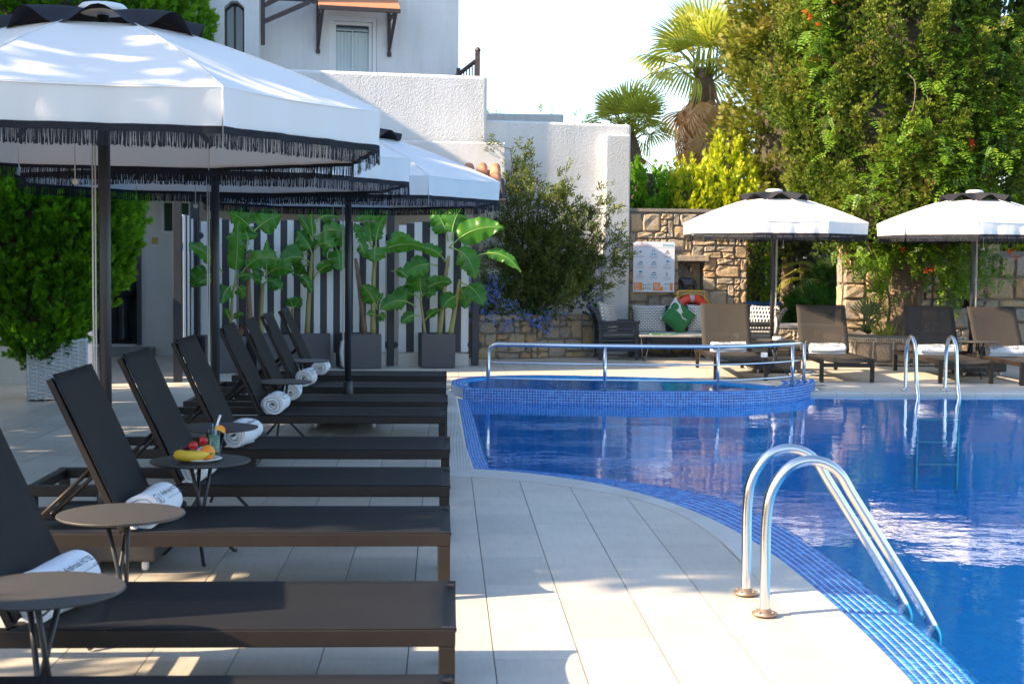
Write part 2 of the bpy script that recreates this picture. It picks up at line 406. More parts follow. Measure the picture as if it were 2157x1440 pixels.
MT['garden_mid'] = leaf_mat('green_shrub_leaf', [(.025, .09, .012), (.05, .16, .018), (.09, .22, .025)], .3)
MT['olive_leaf'] = leaf_mat('olive_leaf', [(.06, .075, .04), (.11, .13, .07), (.18, .19, .11)], .2)
MT['sago'] = leaf_mat('fan_palm_grey_green', [(.06, .11, .05), (.1, .16, .07), (.15, .21, .1)], .2)
# ------------------------------------------------------------------ mesh helpers
class MB:
    def __init__(s):
        s.v = []; s.f = []; s.sm = []; s.mi = []; s.uv = None
    def add(s, vs, fs, smooth=False, mi=0):
        n = len(s.v); s.v += [tuple(p) for p in vs]
        for f in fs:
            s.f.append(tuple(n+i for i in f)); s.sm.append(smooth); s.mi.append(mi)
        return s
    def box(s, c, d, rz=0, M=None, mi=0, taper=1.0):
        x, y, z = d[0]/2, d[1]/2, d[2]/2
        vs = [Vector((sx*x*(taper if sz > 0 else 1), sy*y*(taper if sz > 0 else 1), sz*z)) for sz in (-1, 1) for sx, sy in ((-1, -1), (1, -1), (1, 1), (-1, 1))]
        mm = Matrix.Translation(c) @ (M.to_4x4() if M else Matrix.Rotation(rz, 4, 'Z'))
        return s.add([mm @ v for v in vs], [(3, 2, 1, 0), (4, 5, 6, 7), (0, 1, 5, 4), (1, 2, 6, 5), (2, 3, 7, 6), (3, 0, 4, 7)], False, mi)
    def bar(s, a, b, w, h, up=(0, 0, 1), mi=0):
        a, b = Vector(a), Vector(b); d = b-a; L = d.length; d.normalize()
        sd = d.cross(Vector(up))
        if sd.length < 1e-4: sd = d.cross(Vector((1, 0, 0)))
        sd.normalize(); u = sd.cross(d)
        M = Matrix((d, -sd, u)).transposed()
        return s.box((a+b)/2, (L, w, h), M=M, mi=mi)
    def tube(s, pts, r, n=10, caps=True, mi=0, closed=False, flat=1.0):
        pts = [Vector(p) for p in pts]; k = len(pts)
        rs = r if isinstance(r, (list, tuple)) else [r]*k
        t0 = (pts[1]-pts[0]).normalized()
        u = t0.orthogonal().normalized(); vs = []
        for i, p in enumerate(pts):
            if closed: t = (pts[(i+1) % k]-pts[i-1])
            else: t = pts[min(i+1, k-1)]-pts[max(i-1, 0)]
            t.normalize(); u = (u-t*u.dot(t))
            if u.length < 1e-5: u = t.orthogonal()
            u.normalize(); w = t.cross(u)
            for j in range(n):
                a = 2*math.pi*j/n
                vs.append(p+(u*math.cos(a)+w*math.sin(a)*flat)*rs[i])
        fs = []
        m_ = k if closed else k-1
        for i in range(m_):
            for j in range(n):
                a, b = i*n+j, i*n+(j+1) % n
                i2 = (i+1) % k
                fs.append((a, b, i2*n+(j+1) % n, i2*n+j))
        s.add(vs, fs, True, mi)
        if caps and not closed:
            b0 = len(s.v)-len(vs)
            s.f.append(tuple(b0+j for j in range(n-1, -1, -1))); s.sm.append(False); s.mi.append(mi)
            s.f.append(tuple(b0+(k-1)*n+j for j in range(n))); s.sm.append(False); s.mi.append(mi)
        return s
    def lathe(s, prof, n=24, c=(0, 0, 0), mi=0, sx=1, sy=1, M=None, smooth=True):
        vs = []; k = len(prof)
        for r_, z in prof:
            for j in range(n):
                a = 2*math.pi*j/n
                p = Vector((math.cos(a)*r_*sx, math.sin(a)*r_*sy, z))
                if M: p = M @ p
                vs.append(p+Vector(c))
        fs = [(i*n+j, i*n+(j+1) % n, (i+1)*n+(j+1) % n, (i+1)*n+j) for i in range(k-1) for j in range(n)]
        if prof[0][0] > 1e-6: fs.append(tuple(range(n-1, -1, -1)))
        if prof[-1][0] > 1e-6: fs.append(tuple((k-1)*n+j for j in range(n)))
        return s.add(vs, fs, smooth, mi)
    def grid(s, fn, nu, nv, smooth=True, mi=0, flip=False):
        vs = [fn(i/nu, j/nv) for i in range(nu+1) for j in range(nv+1)]
        q = lambda i, j: i*(nv+1)+j
        fs = [(q(i, j), q(i+1, j), q(i+1, j+1), q(i, j+1)) for i in range(nu) for j in range(nv)]
        if flip: fs = [f[::-1] for f in fs]
        return s.add(vs, fs, smooth, mi)
    def sphere(s, c, r, n=12, k=8, mi=0, sc_=(1, 1, 1)):
        prof = [(math.sin(math.pi*i/k)*r if 0 < i < k else 1e-7, -math.cos(math.pi*i/k)*r*sc_[2]) for i in range(k+1)]
        return s.lathe(prof, n, c, mi, sc_[0], sc_[1])
    def mesh(s, name, mats):
        me = bpy.data.meshes.new(name); me.from_pydata(s.v, [], s.f)
        for mm in (mats if isinstance(mats, (list, tuple)) else [mats]): me.materials.append(mm)
        me.polygons.foreach_set('use_smooth', s.sm); me.polygons.foreach_set('material_index', s.mi)
        if s.uv: 
            l = me.uv_layers.new(name='UVMap'); l.data.foreach_set('uv', [c for f in s.f for i in f for c in s.uv[i]])
        me.update(); return me
    def obj(s, name, mats, parent=None, loc=(0, 0, 0), rz=0, bevel=0, seg=2, weld=False):
        o = bpy.data.objects.new(name, s.mesh(name, mats)); COL.objects.link(o)
        o.location = loc; o.rotation_euler = (0, 0, rz)
        if parent: o.parent = parent
        if bevel:
            b = o.modifiers.new('bevel', 'BEVEL'); b.width = bevel; b.segments = seg; b.limit_method = 'ANGLE'
        return o

def thing(name, label, cat, loc=(0, 0, 0), rz=0, group=None):
    o = bpy.data.objects.new(name, None); COL.objects.link(o); o.empty_display_size = .1
    o.location = loc; o.rotation_euler = (0, 0, rz); return tag(o, label, cat, group)
def tag(o, label=None, cat=None, group=None, kind=None):
    for k, v in (('label', label), ('category', cat), ('group', group), ('kind', kind)):
        if v: o[k] = v
    return o
def struct(o): o['kind'] = 'structure'; return o
def stuff(o): o['kind'] = 'stuff'; return o
def dup(root, loc, rz, label, group=None):
    def cp(o, p):
        c = o.copy(); COL.objects.link(c)
        if p: c.parent = p
        for ch in list(o.children): cp(ch, c)
        return c
    r_ = cp(root, None); r_.location = loc; r_.rotation_euler = (0, 0, rz); r_['label'] = label
    if group: r_['group'] = group
    return r_
def place(me, name, parent, loc, rot=(0, 0, 0), scale=(1, 1, 1)):
    o = bpy.data.objects.new(name, me); COL.objects.link(o); o.parent = parent
    o.location = loc; o.rotation_euler = rot; o.scale = scale; return o

def np_mesh(name, V, Fq, mats, smooth=False):
    """V (n,3), Fq (m,4) quads"""
    me = bpy.data.meshes.new(name)
    me.vertices.add(len(V)); me.vertices.foreach_set('co', np.asarray(V, np.float32).ravel())
    nq = len(Fq); me.loops.add(nq*4); me.polygons.add(nq)
    me.loops.foreach_set('vertex_index', np.asarray(Fq, np.int32).ravel())
    me.polygons.foreach_set('loop_start', np.arange(0, nq*4, 4, dtype=np.int32))
    for mm in (mats if isinstance(mats, (list, tuple)) else [mats]): me.materials.append(mm)
    me.update(calc_edges=True); me.validate()
    if smooth: me.polygons.foreach_set('use_smooth', [True]*nq)
    return me

def unit(a): return a/np.maximum(np.linalg.norm(a, axis=-1, keepdims=True), 1e-9)

def leaves(name, mt, parent, P, D, S, tmpl, upv=None, loc=(0, 0, 0), tip=None):
    """scatter a leaf template (verts along +x, quads) at P, pointing along D, with sizes S"""
    tv, tf = tmpl; tv = np.asarray(tv, float); tf = np.asarray(tf)
    P = np.asarray(P, float); D = unit(np.asarray(D, float)); N = len(P)
    S = np.broadcast_to(np.asarray(S, float), (N,))
    ref = nrng.normal(size=(N, 3)) if upv is None else np.asarray(upv, float)+nrng.normal(size=(N, 3))*.35
    sd = unit(np.cross(D, ref)); up = np.cross(sd, D)
    V = P[:, None, :]+S[:, None, None]*(tv[None, :, 0:1]*D[:, None, :]+tv[None, :, 1:2]*sd[:, None, :]+tv[None, :, 2:3]*up[:, None, :])
    F = tf[None]+(np.arange(N)*len(tv))[:, None, None]
    me = np_mesh(name, V.reshape(-1, 3), F.reshape(-1, 4), mt)
    if tip is not None:
        at = me.attributes.new('tip', 'FLOAT', 'POINT'); at.data.foreach_set('value', np.repeat(np.asarray(tip, np.float32)-.5, len(tv)))
    o = bpy.data.objects.new(name, me); COL.objects.link(o); o.location = loc
    if parent: o.parent = parent
    return o

def diamond(x, y, z, dx, dy, L, w, dz=0.):
    """one narrow leaflet quad starting at (x,y,z), along (dx,dy,dz)"""
    d = Vector((dx, dy, dz)).normalized(); n = Vector((-d.y, d.x, 0)).normalized()*w
    a = Vector((x, y, z)); b = a+d*L
    mid = a+d*L*.45
    return [tuple(a), tuple(mid-n), tuple(b), tuple(mid+n)]
def tmpl(quads):
    v = []; f = []
    for q in quads:
        k = len(v); v += q; f.append((k, k+1, k+2, k+3))
    return v, f
T_SPRAY = tmpl([diamond(0, 0, 0, 1, 0, 1.15, .06)] + [diamond(.12+.14*i, 0, .02*i, 1, s*.62, .6-.06*i, .05, .05*s) for i in range(4) for s in (-1, 1)])
T_TUFT = tmpl([diamond(0, 0, 0, 1, math.cos(a)*.55, 1-.15*(i % 2), .17, math.sin(a)*.55) for i, a in enumerate([k*2*math.pi/5 for k in range(5)])])
T_PINN = tmpl([diamond(0, 0, 0, 1, 0, 1., .012)] + [diamond(.18+.17*i, 0, -.05*i*i*.3, .45, s, .34-.03*i, .075, -.12) for i in range(5) for s in (-1, 1)] + [diamond(.95, 0, -.25, 1, 0, .3, .07, -.2)])
T_NARROW = tmpl([diamond(.12*i, 0, 0, 1, math.cos(i*2.4)*.8, .6, .085, math.sin(i*2.4)*.8) for i in range(7)])
T_LEAF = tmpl([diamond(0, 0, 0, 1, 0, 1, .28)])
T_FLOWER = tmpl([diamond(0, 0, 0, .35, math.cos(k*2*math.pi/5), .8, .28, math.sin(k*2*math.pi/5)) for k in range(5)])

def plumes(C, A, L, Rr, n, taper=.75, spread=.35):
    """points and directions filling flame-shaped plumes with bases C, axes A"""
    C = np.asarray(C, float); A = unit(np.asarray(A, float)); B = len(C)
    L = np.broadcast_to(L, (B,)); Rr = np.broadcast_to(Rr, (B,))
    t = nrng.random((B, n))**.8
    q = nrng.normal(size=(B, n, 3)); q -= (q*A[:, None]).sum(-1, keepdims=True)*A[:, None]; q = unit(q)
    rad = np.sqrt(nrng.random((B, n)))*(1-taper*t)
    P = C[:, None]+A[:, None]*(t*L[:, None])[..., None]+q*(rad*Rr[:, None])[..., None]
    D = A[:, None]*1.0+q*(spread+spread*1.4*rad)[..., None]+nrng.normal(size=(B, n, 3))*.18
    return P.reshape(-1, 3), D.reshape(-1, 3), t.ravel()

def envelope(prof, n, lump=.12, zp=None, seed=0):
    """random points on a lumpy surface of revolution; returns points, outward normals, radius fraction"""
    rg = np.random.default_rng(seed)
    zs = np.array([p[0] for p in prof]); rs = np.array([p[1] for p in prof])
    zz = np.linspace(zs[0], zs[-1], 200); w = np.interp(zz, zs, rs)+.02; cdf = np.cumsum(w)/w.sum()
    z = np.interp(rg.random(n), cdf, zz); th = rg.random(n)*2*np.pi
    ph = rg.random(6)*6.28
    l = 1+lump*(np.sin(3*th+ph[0]+z*2.1)*.5+np.sin(5*th-z*3.3+ph[1])*.35+np.sin(2*th+z*5+ph[2])*.35)
    r_ = np.interp(z, zs, rs)*l
    P = np.stack([np.cos(th)*r_, np.sin(th)*r_, z], -1)
    dr = np.gradient(np.interp(zz, zs, rs), zz); sl = np.interp(z, zz, dr)
    N = unit(np.stack([np.cos(th), np.sin(th), -sl], -1))
    return P, N

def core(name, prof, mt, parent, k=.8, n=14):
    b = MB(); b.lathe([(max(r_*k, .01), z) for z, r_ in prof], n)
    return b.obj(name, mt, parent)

def text_geo(s, size, mb, M, mi=0, bold=.012):
    """flat lettering as polygons; M maps (x along, y up, 0) to place"""
    cu_ = bpy.data.curves.new('lettering', 'FONT'); cu_.body = s; cu_.size = size; cu_.resolution_u = 2; cu_.offset = size*bold
    ob = bpy.data.objects.new('lettering', cu_); COL.objects.link(ob)
    dg = bpy.context.evaluated_depsgraph_get(); me = ob.evaluated_get(dg).to_mesh()
    vs = [M(v.co.x, v.co.y) for v in me.vertices]; fs = [tuple(p.vertices) for p in me.polygons]
    mb.add(vs, fs, False, mi)
    ob.evaluated_get(dg).to_mesh_clear(); bpy.data.objects.remove(ob); bpy.data.curves.remove(cu_)

# ------------------------------------------------------------------ curves of the pool
def catmull(pts, n=10):
    P = [Vector((*p, 0)) if len(p) == 2 else Vector(p) for p in pts]; out = []
    for i in range(len(P)-1):
        a, b, c, d = P[max(i-1, 0)], P[i], P[i+1], P[min(i+2, len(P)-1)]
        for k in range(n):
            t = k/n
            out.append(.5*((2*b)+(c-a)*t+(2*a-5*b+4*c-d)*t*t+(3*b-a-3*c+d)*t**3))
    out.append(P[-1]); return out
def resample(P, step=None, n=None):
    L = [0]
    for a, b in zip(P, P[1:]): L.append(L[-1]+(b-a).length)
    n = n or max(2, int(round(L[-1]/step))); out = []; j = 0
    for i in range(n+1):
        s_ = L[-1]*i/n
        while j < len(P)-2 and L[j+1] < s_: j += 1
        out.append(P[j].lerp(P[j+1], (s_-L[j])/max(L[j+1]-L[j], 1e-9)))
    return out

EDGE = catmull([(.216, 9.72), (.55, 9.55), (.946, 9.16), (1.175, 8.775), (1.387, 8.25), (1.54, 7.60), (1.621, 6.88), (1.643, 6.11), (1.64, 5.5), (1.625, 5.05), (1.6, 4.6), (1.52, 3.8), (1.36, 2.9), (1.1, 2.0)])
WATR = catmull([(.33, 10.02), (.72, 9.84), (1.22, 9.43), (1.55, 9.08), (1.83, 8.51), (1.921, 7.67), (1.941, 6.97), (1.94, 6.24), (1.925, 5.5), (1.905, 5.1), (1.868, 4.7), (1.79, 3.8), (1.62, 2.8), (1.33, 1.8)])
SEAM = catmull([(.0, 9.40), (.186, 9.334), (.498, 9.175), (.804, 8.92), (1.10, 8.57), (1.28, 8.17), (1.38, 7.69), (1.425, 7.06), (1.42, 6.3), (1.41, 5.5), (1.375, 4.75), (1.28, 3.9), (1.13, 3.0), (.9, 2.1)])
LEFT_E = [Vector((.216, 9.72, 0)), Vector((.178, 10.4, 0)), Vector((.165, 12.2, 0)), Vector((.148, 14.26, 0)), Vector((.14, 14.95, 0))]
LEFT_W = [Vector((.33, 10.02, 0)), Vector((.318, 10.6, 0)), Vector((.295, 13.2, 0)), Vector((.27, 14.3, 0)), Vector((.265, 14.9, 0))]
FRONT = catmull([(.20, 14.90), (.55, 14.82), (1.16, 14.70), (1.79, 14.60), (2.39, 14.585), (2.89, 14.63), (3.33, 14.80), (3.70, 15.10), (4.0, 15.47), (4.22, 15.95), (4.31, 16.35)])
WZ = -.03
FAR_Y = 15.62

# deck outline (hole for the pool and the coping)
hole = [Vector(p) for p in SEAM[::-1]] + [Vector((-.02, 9.45, 0)), Vector((-.05, 15.0, 0)), Vector((.0, 15.75, 0)), Vector((.15, 16.32, 0)), Vector((.6, 16.72, 0)), Vector((1.2, 16.85, 0)), Vector((2.0, 16.72, 0)), Vector((2.62, 16.5, 0)), Vector((3.12, 16.1, 0)), Vector((3.5, 15.82, 0)), Vector((3.75, 16.05, 0)), Vector((3.95, 16.42, 0)), Vector((4.2, 16.55, 0)), Vector((4.34, 16.4, 0)), Vector((4.30, 15.88, 0)), Vector((11, 15.88, 0)), Vector((12.2, 15.4, 0)), Vector((12.2, 1.0, 0)), Vector((3.0, .2, 0))]
outer = [Vector((-16, -4, 0)), Vector((15, -4, 0)), Vector((15, 27, 0)), Vector((-16, 27, 0))]
tess = tessellate_polygon([outer, hole])
allp = outer+hole
deck = MB(); deck.add([(p.x, p.y, .001) for p in allp], [tuple(t) for t in tess])
deck = struct(deck.obj('pool_deck', MT['grout']))
g = MB()
for x0, y0, x1, y1 in ((-400, 26.9, 400, 900), (-400, -300, 400, -3.9), (-400, -3.9, -15.9, 26.9), (14.9, -3.9, 400, 26.9)):
    g.add([(x0, y0, -.05), (x1, y0, -.05), (x1, y1, -.05), (x0, y1, -.05)], [(0, 1, 2, 3)])
struct(g.obj('ground', MT['garden_soil']))

# deck tiles
def inside(p, poly):
    c = False; n = len(poly); j = n-1
    for i in range(n):
        a, b = poly[i], poly[j]
        if (a.y > p.y) != (b.y > p.y) and p.x < (b.x-a.x)*(p.y-a.y)/(b.y-a.y)+a.x: c = not c
        j = i
    return c
def nearest_seg(p, poly):
    best = None
    for i in range(len(poly)):
        a, b = poly[i], poly[(i+1) % len(poly)]; d = b-a; L2 = d.length_squared
        if L2 < 1e-12: continue
        t = max(0, min(1, (p-a).dot(d)/L2)); q = a+d*t; e = (p-q).length
        if best is None or e < best[0]: best = (e, q, a, b)
    return best
def clip(poly, q, n):
    out = []
    for i in range(len(poly)):
        a, b = poly[i], poly[(i+1) % len(poly)]; da, db = (a-q).dot(n), (b-q).dot(n)
        if da >= 0: out.append(a)
        if da*db < 0: out.append(a.lerp(b, da/(da-db)))
    return out
TW, TL = .309, .587
tiles = []
for k in range(-32, 36):
    x0 = .186+k*TW; off = 7.65 if k % 2 else 7.95
    for n in range(-9, 25):
        y0 = off+n*TL-TL
        if y0 < 2.4 or y0 > 21.4 or x0 < -1.3-y0*.33 or x0 > 2.3+y0*.42: continue
        gp = .0022; gy = .0009
        poly = [Vector((x0+gp, y0+gy, 0)), Vector((x0+TW-gp, y0+gy, 0)), Vector((x0+TW-gp, y0+TL-gy, 0)), Vector((x0+gp, y0+TL-gy, 0))]
        ins = [inside(p, hole) for p in poly]; c = Vector((x0+TW/2, y0+TL/2, 0))
        e = nearest_seg(c, hole)
        whole = True
        if all(ins) : continue
        if any(ins) or e[0] < .34:
            d = (e[3]-e[2]).normalized(); nn = Vector((-d.y, d.x, 0))
            if inside(e[1]+nn*.004, hole): nn = -nn
            new = clip(poly, e[1], nn)
            if len(new) < 3: continue
            whole = len(new) == 4 and all((a-b).length < 1e-6 for a, b in zip(new, poly)); poly = new
        tiles.append((c.length, poly, whole, c))
tiles.sort(key=lambda t: t[0])
tm = MB().box((0, 0, -.006), (TW-.0044, TL-.0018, .012)).mesh('tile', MT['tile'])
for i, (d, poly, whole, c) in enumerate(tiles[:296]):
    dz = rnd.uniform(-.0006, .0006)
    if whole:
        place(tm, 'tile', deck, (c.x, c.y, dz+.004))
    else:
        b = MB(); n = len(poly); cc = sum(poly, Vector())/n
        b.add([(p.x-cc.x, p.y-cc.y, 0) for p in poly]+[(p.x-cc.x, p.y-cc.y, -.012) for p in poly], [tuple(range(n))]+[(n+j, n+(j+1) % n, (j+1) % n, j) for j in range(n)])
        b.obj('tile', MT['tile'], deck, (cc.x, cc.y, dz+.004))
b = MB()
for d, poly, whole, c in tiles[296:]:
    n = len(poly); z = .004+rnd.uniform(-.0006, .0006)
    b.add([(p.x, p.y, z) for p in poly]+[(p.x, p.y, z-.012) for p in poly], [tuple(range(n))]+[(n+j, n+(j+1) % n, (j+1) % n, j) for j in range(n)])
stuff(b.obj('far_tiles', MT['tile'], deck))

# pool shell
basin = MB()
wl_ = resample(WATR, .12)
rim_poly = [Vector((.265, 14.9, 0)), Vector((.318, 10.6, 0))]+wl_+[Vector((3.2, .4, 0)), Vector((12.0, 1.2, 0)), Vector((12.0, FAR_Y-.02, 0)), Vector((4.02, FAR_Y-.02, 0))]+[p for p in FRONT[::-1] if p.y < FAR_Y-.05 and p.x > .3]
PD = -1.45
n = len(rim_poly)
basin.add([(p.x, p.y, WZ-.012) for p in rim_poly]+[(p.x, p.y, PD) for p in rim_poly], [(j, (j+1) % n, n+(j+1) % n, n+j) for j in range(n)])
tt = tessellate_polygon([rim_poly]); basin.add([(p.x, p.y, PD) for p in rim_poly], [tuple(t) for t in tt])
pool = struct(basin.obj('pool_basin', MT['pool']))
wp = [Vector((.19, 14.95, 0)), Vector((.22, 10.2, 0))]+[a.lerp(b, .75) for a, b in zip(resample(EDGE, n=60), resample(WATR, n=60))]+[Vector((3.2, .4, 0)), Vector((12.1, 1.1, 0)), Vector((12.1, FAR_Y+.01, 0)), Vector((4.04, FAR_Y+.01, 0))]+[Vector((p.x, p.y+.006, 0)) for p in FRONT[::-1] if p.y < FAR_Y-.05]
b = MB(); b.add([(p.x, p.y, WZ) for p in wp], [tuple(t) for t in tessellate_polygon([wp])])
struct(b.obj('pool_water', MT['water']))

# mosaic helper: rows of glazed tiles between two rails
def mosaic(name, A, B, za, zb, rows, pitch, parent, gap=.10, h=.0018, na=None, jit=.0):
    """A, B resampled polylines with heights; tiles proud of a grout sheet"""
    L = sum((b-a).length for a, b in zip(A, A[1:])); n = na or max(2, int(L/pitch))
    A = resample(A, n=n); B = resample(B, n=n)
    g_ = MB()
    ga = [(p.x, p.y, za) for p in A]; gb = [(p.x, p.y, zb) for p in B]
    g_.add(ga+gb, [(i, i+1, n+1+i+1, n+1+i) for i in range(n)])
    g_.obj(name+'_bed', MT['mosaic_grout'], parent)
    V = []; F = []
    for i in range(n):
        a0, a1 = Vector((A[i].x, A[i].y, za)), Vector((A[i+1].x, A[i+1].y, za)); b0, b1 = Vector((B[i].x, B[i].y, zb)), Vector((B[i+1].x, B[i+1].y, zb))
        nn = (a1-a0).cross(b0-a0).normalized()
        if nn.z < -1e-3 or (abs(nn.z) < .2 and nn.y > 0): nn = -nn
        for j in range(rows):
            u0_, u1_ = (j+gap)/rows, (j+1-gap)/rows
            q = []
            for (s_, u) in ((gap, u0_), (1-gap, u0_), (1-gap, u1_), (gap, u1_)):
                q.append(a0.lerp(a1, s_).lerp(b0.lerp(b1, s_), u))
            k = len(V); hh = nn*h*rnd.uniform(.6, 1.3)
            V += [p+hh for p in q]+q
            F += [(k, k+1, k+2, k+3)]+[(k+4+t, k+4+(t+1) % 4, k+(t+1) % 4, k+t) for t in range(4)]
    me = np_mesh('mosaic_tiles', np.array([tuple(v) for v in V]), np.array(F), MT['mosaic'])
    o = bpy.data.objects.new(name, me); COL.objects.link(o); o.parent = parent; stuff(o)
    return o

edging = struct(MB().box((5, 8, -3), (.1, .1, .1)).obj('pool_coping', MT['grout']))
mosaic('mosaic_band', EDGE, WATR, -.004, -.034, 8, .030, edging)
mosaic('mosaic_band', LEFT_E, LEFT_W, -.004, -.034, 6, .030, edging)
# coping tiles
def coping(A, B, pitch, side=1):
    L = sum((b-a).length for a, b in zip(A, A[1:])); n = int(L/pitch); A = resample(A, n=n*3); B = resample(B, n=n*3)
    for i in range(n):
        bb = MB(); uv = []; s0 = 0
        for k in range(4):
            a, c = A[i*3+k], B[i*3+k]
            if k == 0: a, c = a.lerp(A[i*3+1], .025), c.lerp(B[i*3+1], .025)
            w_ = (c-a).length
            for t, z in ((0, -.01), (0, .007), (.35, .0075), (.93, .0075), (.985, .004), (1, -.004), (1, -.05)):
                p = a.lerp(c, t); bb.v.append((p.x, p.y, z)); uv.append((t*w_*9, k))
        fs = [(k*7+t, k*7+t+1, (k+1)*7+t+1, (k+1)*7+t) for k in range(3) for t in range(6)]+[(6, 5, 4, 3, 2, 1, 0), (21, 22, 23, 24, 25, 26, 27)]
        if side < 0: fs = [f[::-1] for f in fs]
        for f in fs: bb.f.append(f); bb.sm.append(False); bb.mi.append(0)
        bb.uv = uv
        bb.obj('coping_tile', MT['coping'], edging)
coping(SEAM, EDGE, .31, -1)
coping([Vector((-.0, 9.41, 0)), Vector((-.03, 11, 0)), Vector((-.05, 15.0, 0)), Vector((.0, 15.75, 0))], [Vector((.214, 9.725, 0)), Vector((.172, 11, 0)), Vector((.135, 15.0, 0)), Vector((.135, 15.6, 0))], .31, 1)
coping([Vector((4.16, 15.9, 0)), Vector((11, 15.9, 0))], [Vector((4.06, FAR_Y, 0)), Vector((11, FAR_Y, 0))], .31, 1)

# raised children's pool
FRONT_I = catmull([(.29, 15.05), (.6, 14.97), (1.18, 14.85), (1.8, 14.755), (2.39, 14.74), (2.85, 14.78), (3.22, 14.93), (3.5, 15.17), (3.66, 15.4), (3.8, 15.75), (3.84, 16.1)])
BACK_I = catmull([(.29, 15.05), (.22, 15.4), (.24, 15.9), (.36, 16.23), (.7, 16.51), (1.2, 16.61), (1.96, 16.46), (2.55, 16.28), (3.03, 15.93), (3.42, 15.45), (3.6, 15.3)])
BACK_O = catmull([(.20, 14.90), (.10, 15.35), (.1, 15.92), (.24, 16.32), (.64, 16.64), (1.2, 16.75), (2.0, 16.60), (2.62, 16.41), (3.12, 16.04), (3.5, 15.6), (3.64, 15.42)])
KZ = .10
kids = struct(MB().box((5, 9, -3), (.1, .1, .1)).obj('kids_pool_wall', MT['grout']))
mosaic('wall_mosaic', FRONT, [Vector((p.x, p.y+.001, 0)) for p in FRONT], KZ-.004, -.075, 6, .029, kids)
mosaic('wall_mosaic', FRONT, FRONT_I, KZ-.004, KZ-.004, 5, .029, kids)
mosaic('wall_mosaic', BACK_O, BACK_I, KZ-.004, KZ-.006, 4, .029, kids)
mosaic('wall_mosaic', BACK_O, [Vector((p.x, p.y+.002, 0)) for p in BACK_O], KZ-.004, -.006, 3, .029, kids)
b = MB(); fl = BACK_I[::1]+FRONT_I[::-1]
kp = [p for p in BACK_I]+[p for p in FRONT_I[::-1] if p.x < 3.55]
b.add([(p.x, p.y, -.35) for p in kp], [tuple(t) for t in tessellate_polygon([kp])])
n = len(kp); b.add([(p.x, p.y, KZ-.008) for p in kp]+[(p.x, p.y, -.35) for p in kp], [(j, (j+1) % n, n+(j+1) % n, n+j) for j in range(n)])
b.obj('kids_pool_basin', MT['pool'], kids)
b = MB(); b.add([(p.x, p.y, KZ-.022) for p in kp], [tuple(t) for t in tessellate_polygon([kp])])
struct(b.obj('kids_pool_water', MT['water']))
# ------------------------------------------------------------------ sun loungers
def lounger(label, group, far=False):
    t = thing('sun_lounger', label, 'sun lounger', group=group)
    W_ = .66; F_ = MT['frame']; S_ = MT['sling_far' if far else 'sling']
    hx, hz = -1.36, .272
    tx, tz = (-1.655, .915) if not far else (-1.70, .865)
    for y in (.024, W_-.024):
        MB().box((-1.06, y, .2495), (2.12, .046, .055)).obj('side_rail', F_, t, bevel=.004)
        for x in (-.027, -2.092):
            MB().box((x, y, .1108), (.052, .046, .2216)).obj('leg', F_, t, bevel=.004)
    MB().box((-.027, W_/2, .205), (.042, W_-.094, .05)).obj('end_rail', F_, t, bevel=.004)
    MB().box((-2.095, W_/2, .2495), (.042, W_-.094, .05)).obj('end_rail', F_, t, bevel=.004)
    MB().box((-1.40, W_/2, .235), (.03, W_-.094, .03)).obj('cross_bar', F_, t, bevel=.003)
    b = MB()
    def seat(u, v):
        x = hx+.0+u*(-hx+.004); y = .004+v*(W_-.008)
        e = 4*v*(1-v)
        z = .281-.016*e*math.sin(min(u*1.15, 1)*math.pi*.6)-(max(0, u-.955)/.045)**2*.035*e**.5
        return (x, y, z)
    b.grid(seat, 28, 12)
    o = b.obj('seat_sling', S_, t); sd = o.modifiers.new('solid', 'SOLIDIFY'); sd.thickness = .004
    d = Vector((tx-hx, 0, tz-hz)); n = Vector((d.z, 0, -d.x)).normalized()
    b = MB()
    for y in (.03, W_-.03): b.bar((hx, y, hz+.01), (tx, y, tz), .034, .026, up=n)
    b.bar((tx, .048, tz-.02), (tx, W_-.048, tz-.02), .024, .024)
    bf = b.obj('back_frame', F_, t, bevel=.003)
    b = MB()
    def bk(u, v):
        e = 4*v*(1-v)
        p = Vector((hx, 0, hz+.02))+d*u*.99+n*(.016-.022*e*(.4+.6*math.sin(u*math.pi)))
        return (p.x, .006+v*(W_-.012), p.z)
    b.grid(bk, 14, 10)
    o = b.obj('back_sling', S_, t); sd = o.modifiers.new('solid', 'SOLIDIFY'); sd.thickness = .004
    for y in (.075, W_-.075):
        MB().tube([(hx+d.x*.45, y, hz+d.z*.42), (-1.80, y, .25)], .009, 8).obj('brace', F_, t)
    b = MB()
    for y in (.05, W_-.05): b.sphere((-1.80, y, .252), .016, 8, 6)
    b.obj('brace_knob', MT['steel'], t)
    return t

near = [3.20, 4.345, 5.907, 7.162, 8.535, 10.423, 11.479, 12.771, 14.10]
nlab = ['black sling lounger cut off at the bottom edge of the picture, closest to the camera',
        'black lounger whose towel is half hidden by the left foreground round table',
        'black lounger with a sunlit foot end beside the brown sunlit round table',
        'black lounger behind the round table that holds the fruit plate',
        'black lounger just behind the drink glass, its towel under an empty round table',
        'black lounger at the gap where the third parasol base stands, fifth row from the front',
        'black lounger sixth row from the front, beside the thin middle round table',
        'black lounger second from the banana planters, pole of the third parasol in front of it',
        'black lounger nearest the striped screen and the banana planters']
NG = 'black loungers in a row along the pool deck'
proto = lounger(nlab[0], NG); proto.location = (.03, near[0], .01)
near_l = [proto]
for y, l in zip(near[1:], nlab[1:]):
    near_l.append(dup(proto, (.03+rnd.uniform(-.012, .012), y, .01), rnd.uniform(-.006, .006), l, NG))
FG = 'brown loungers facing the camera on the far deck'
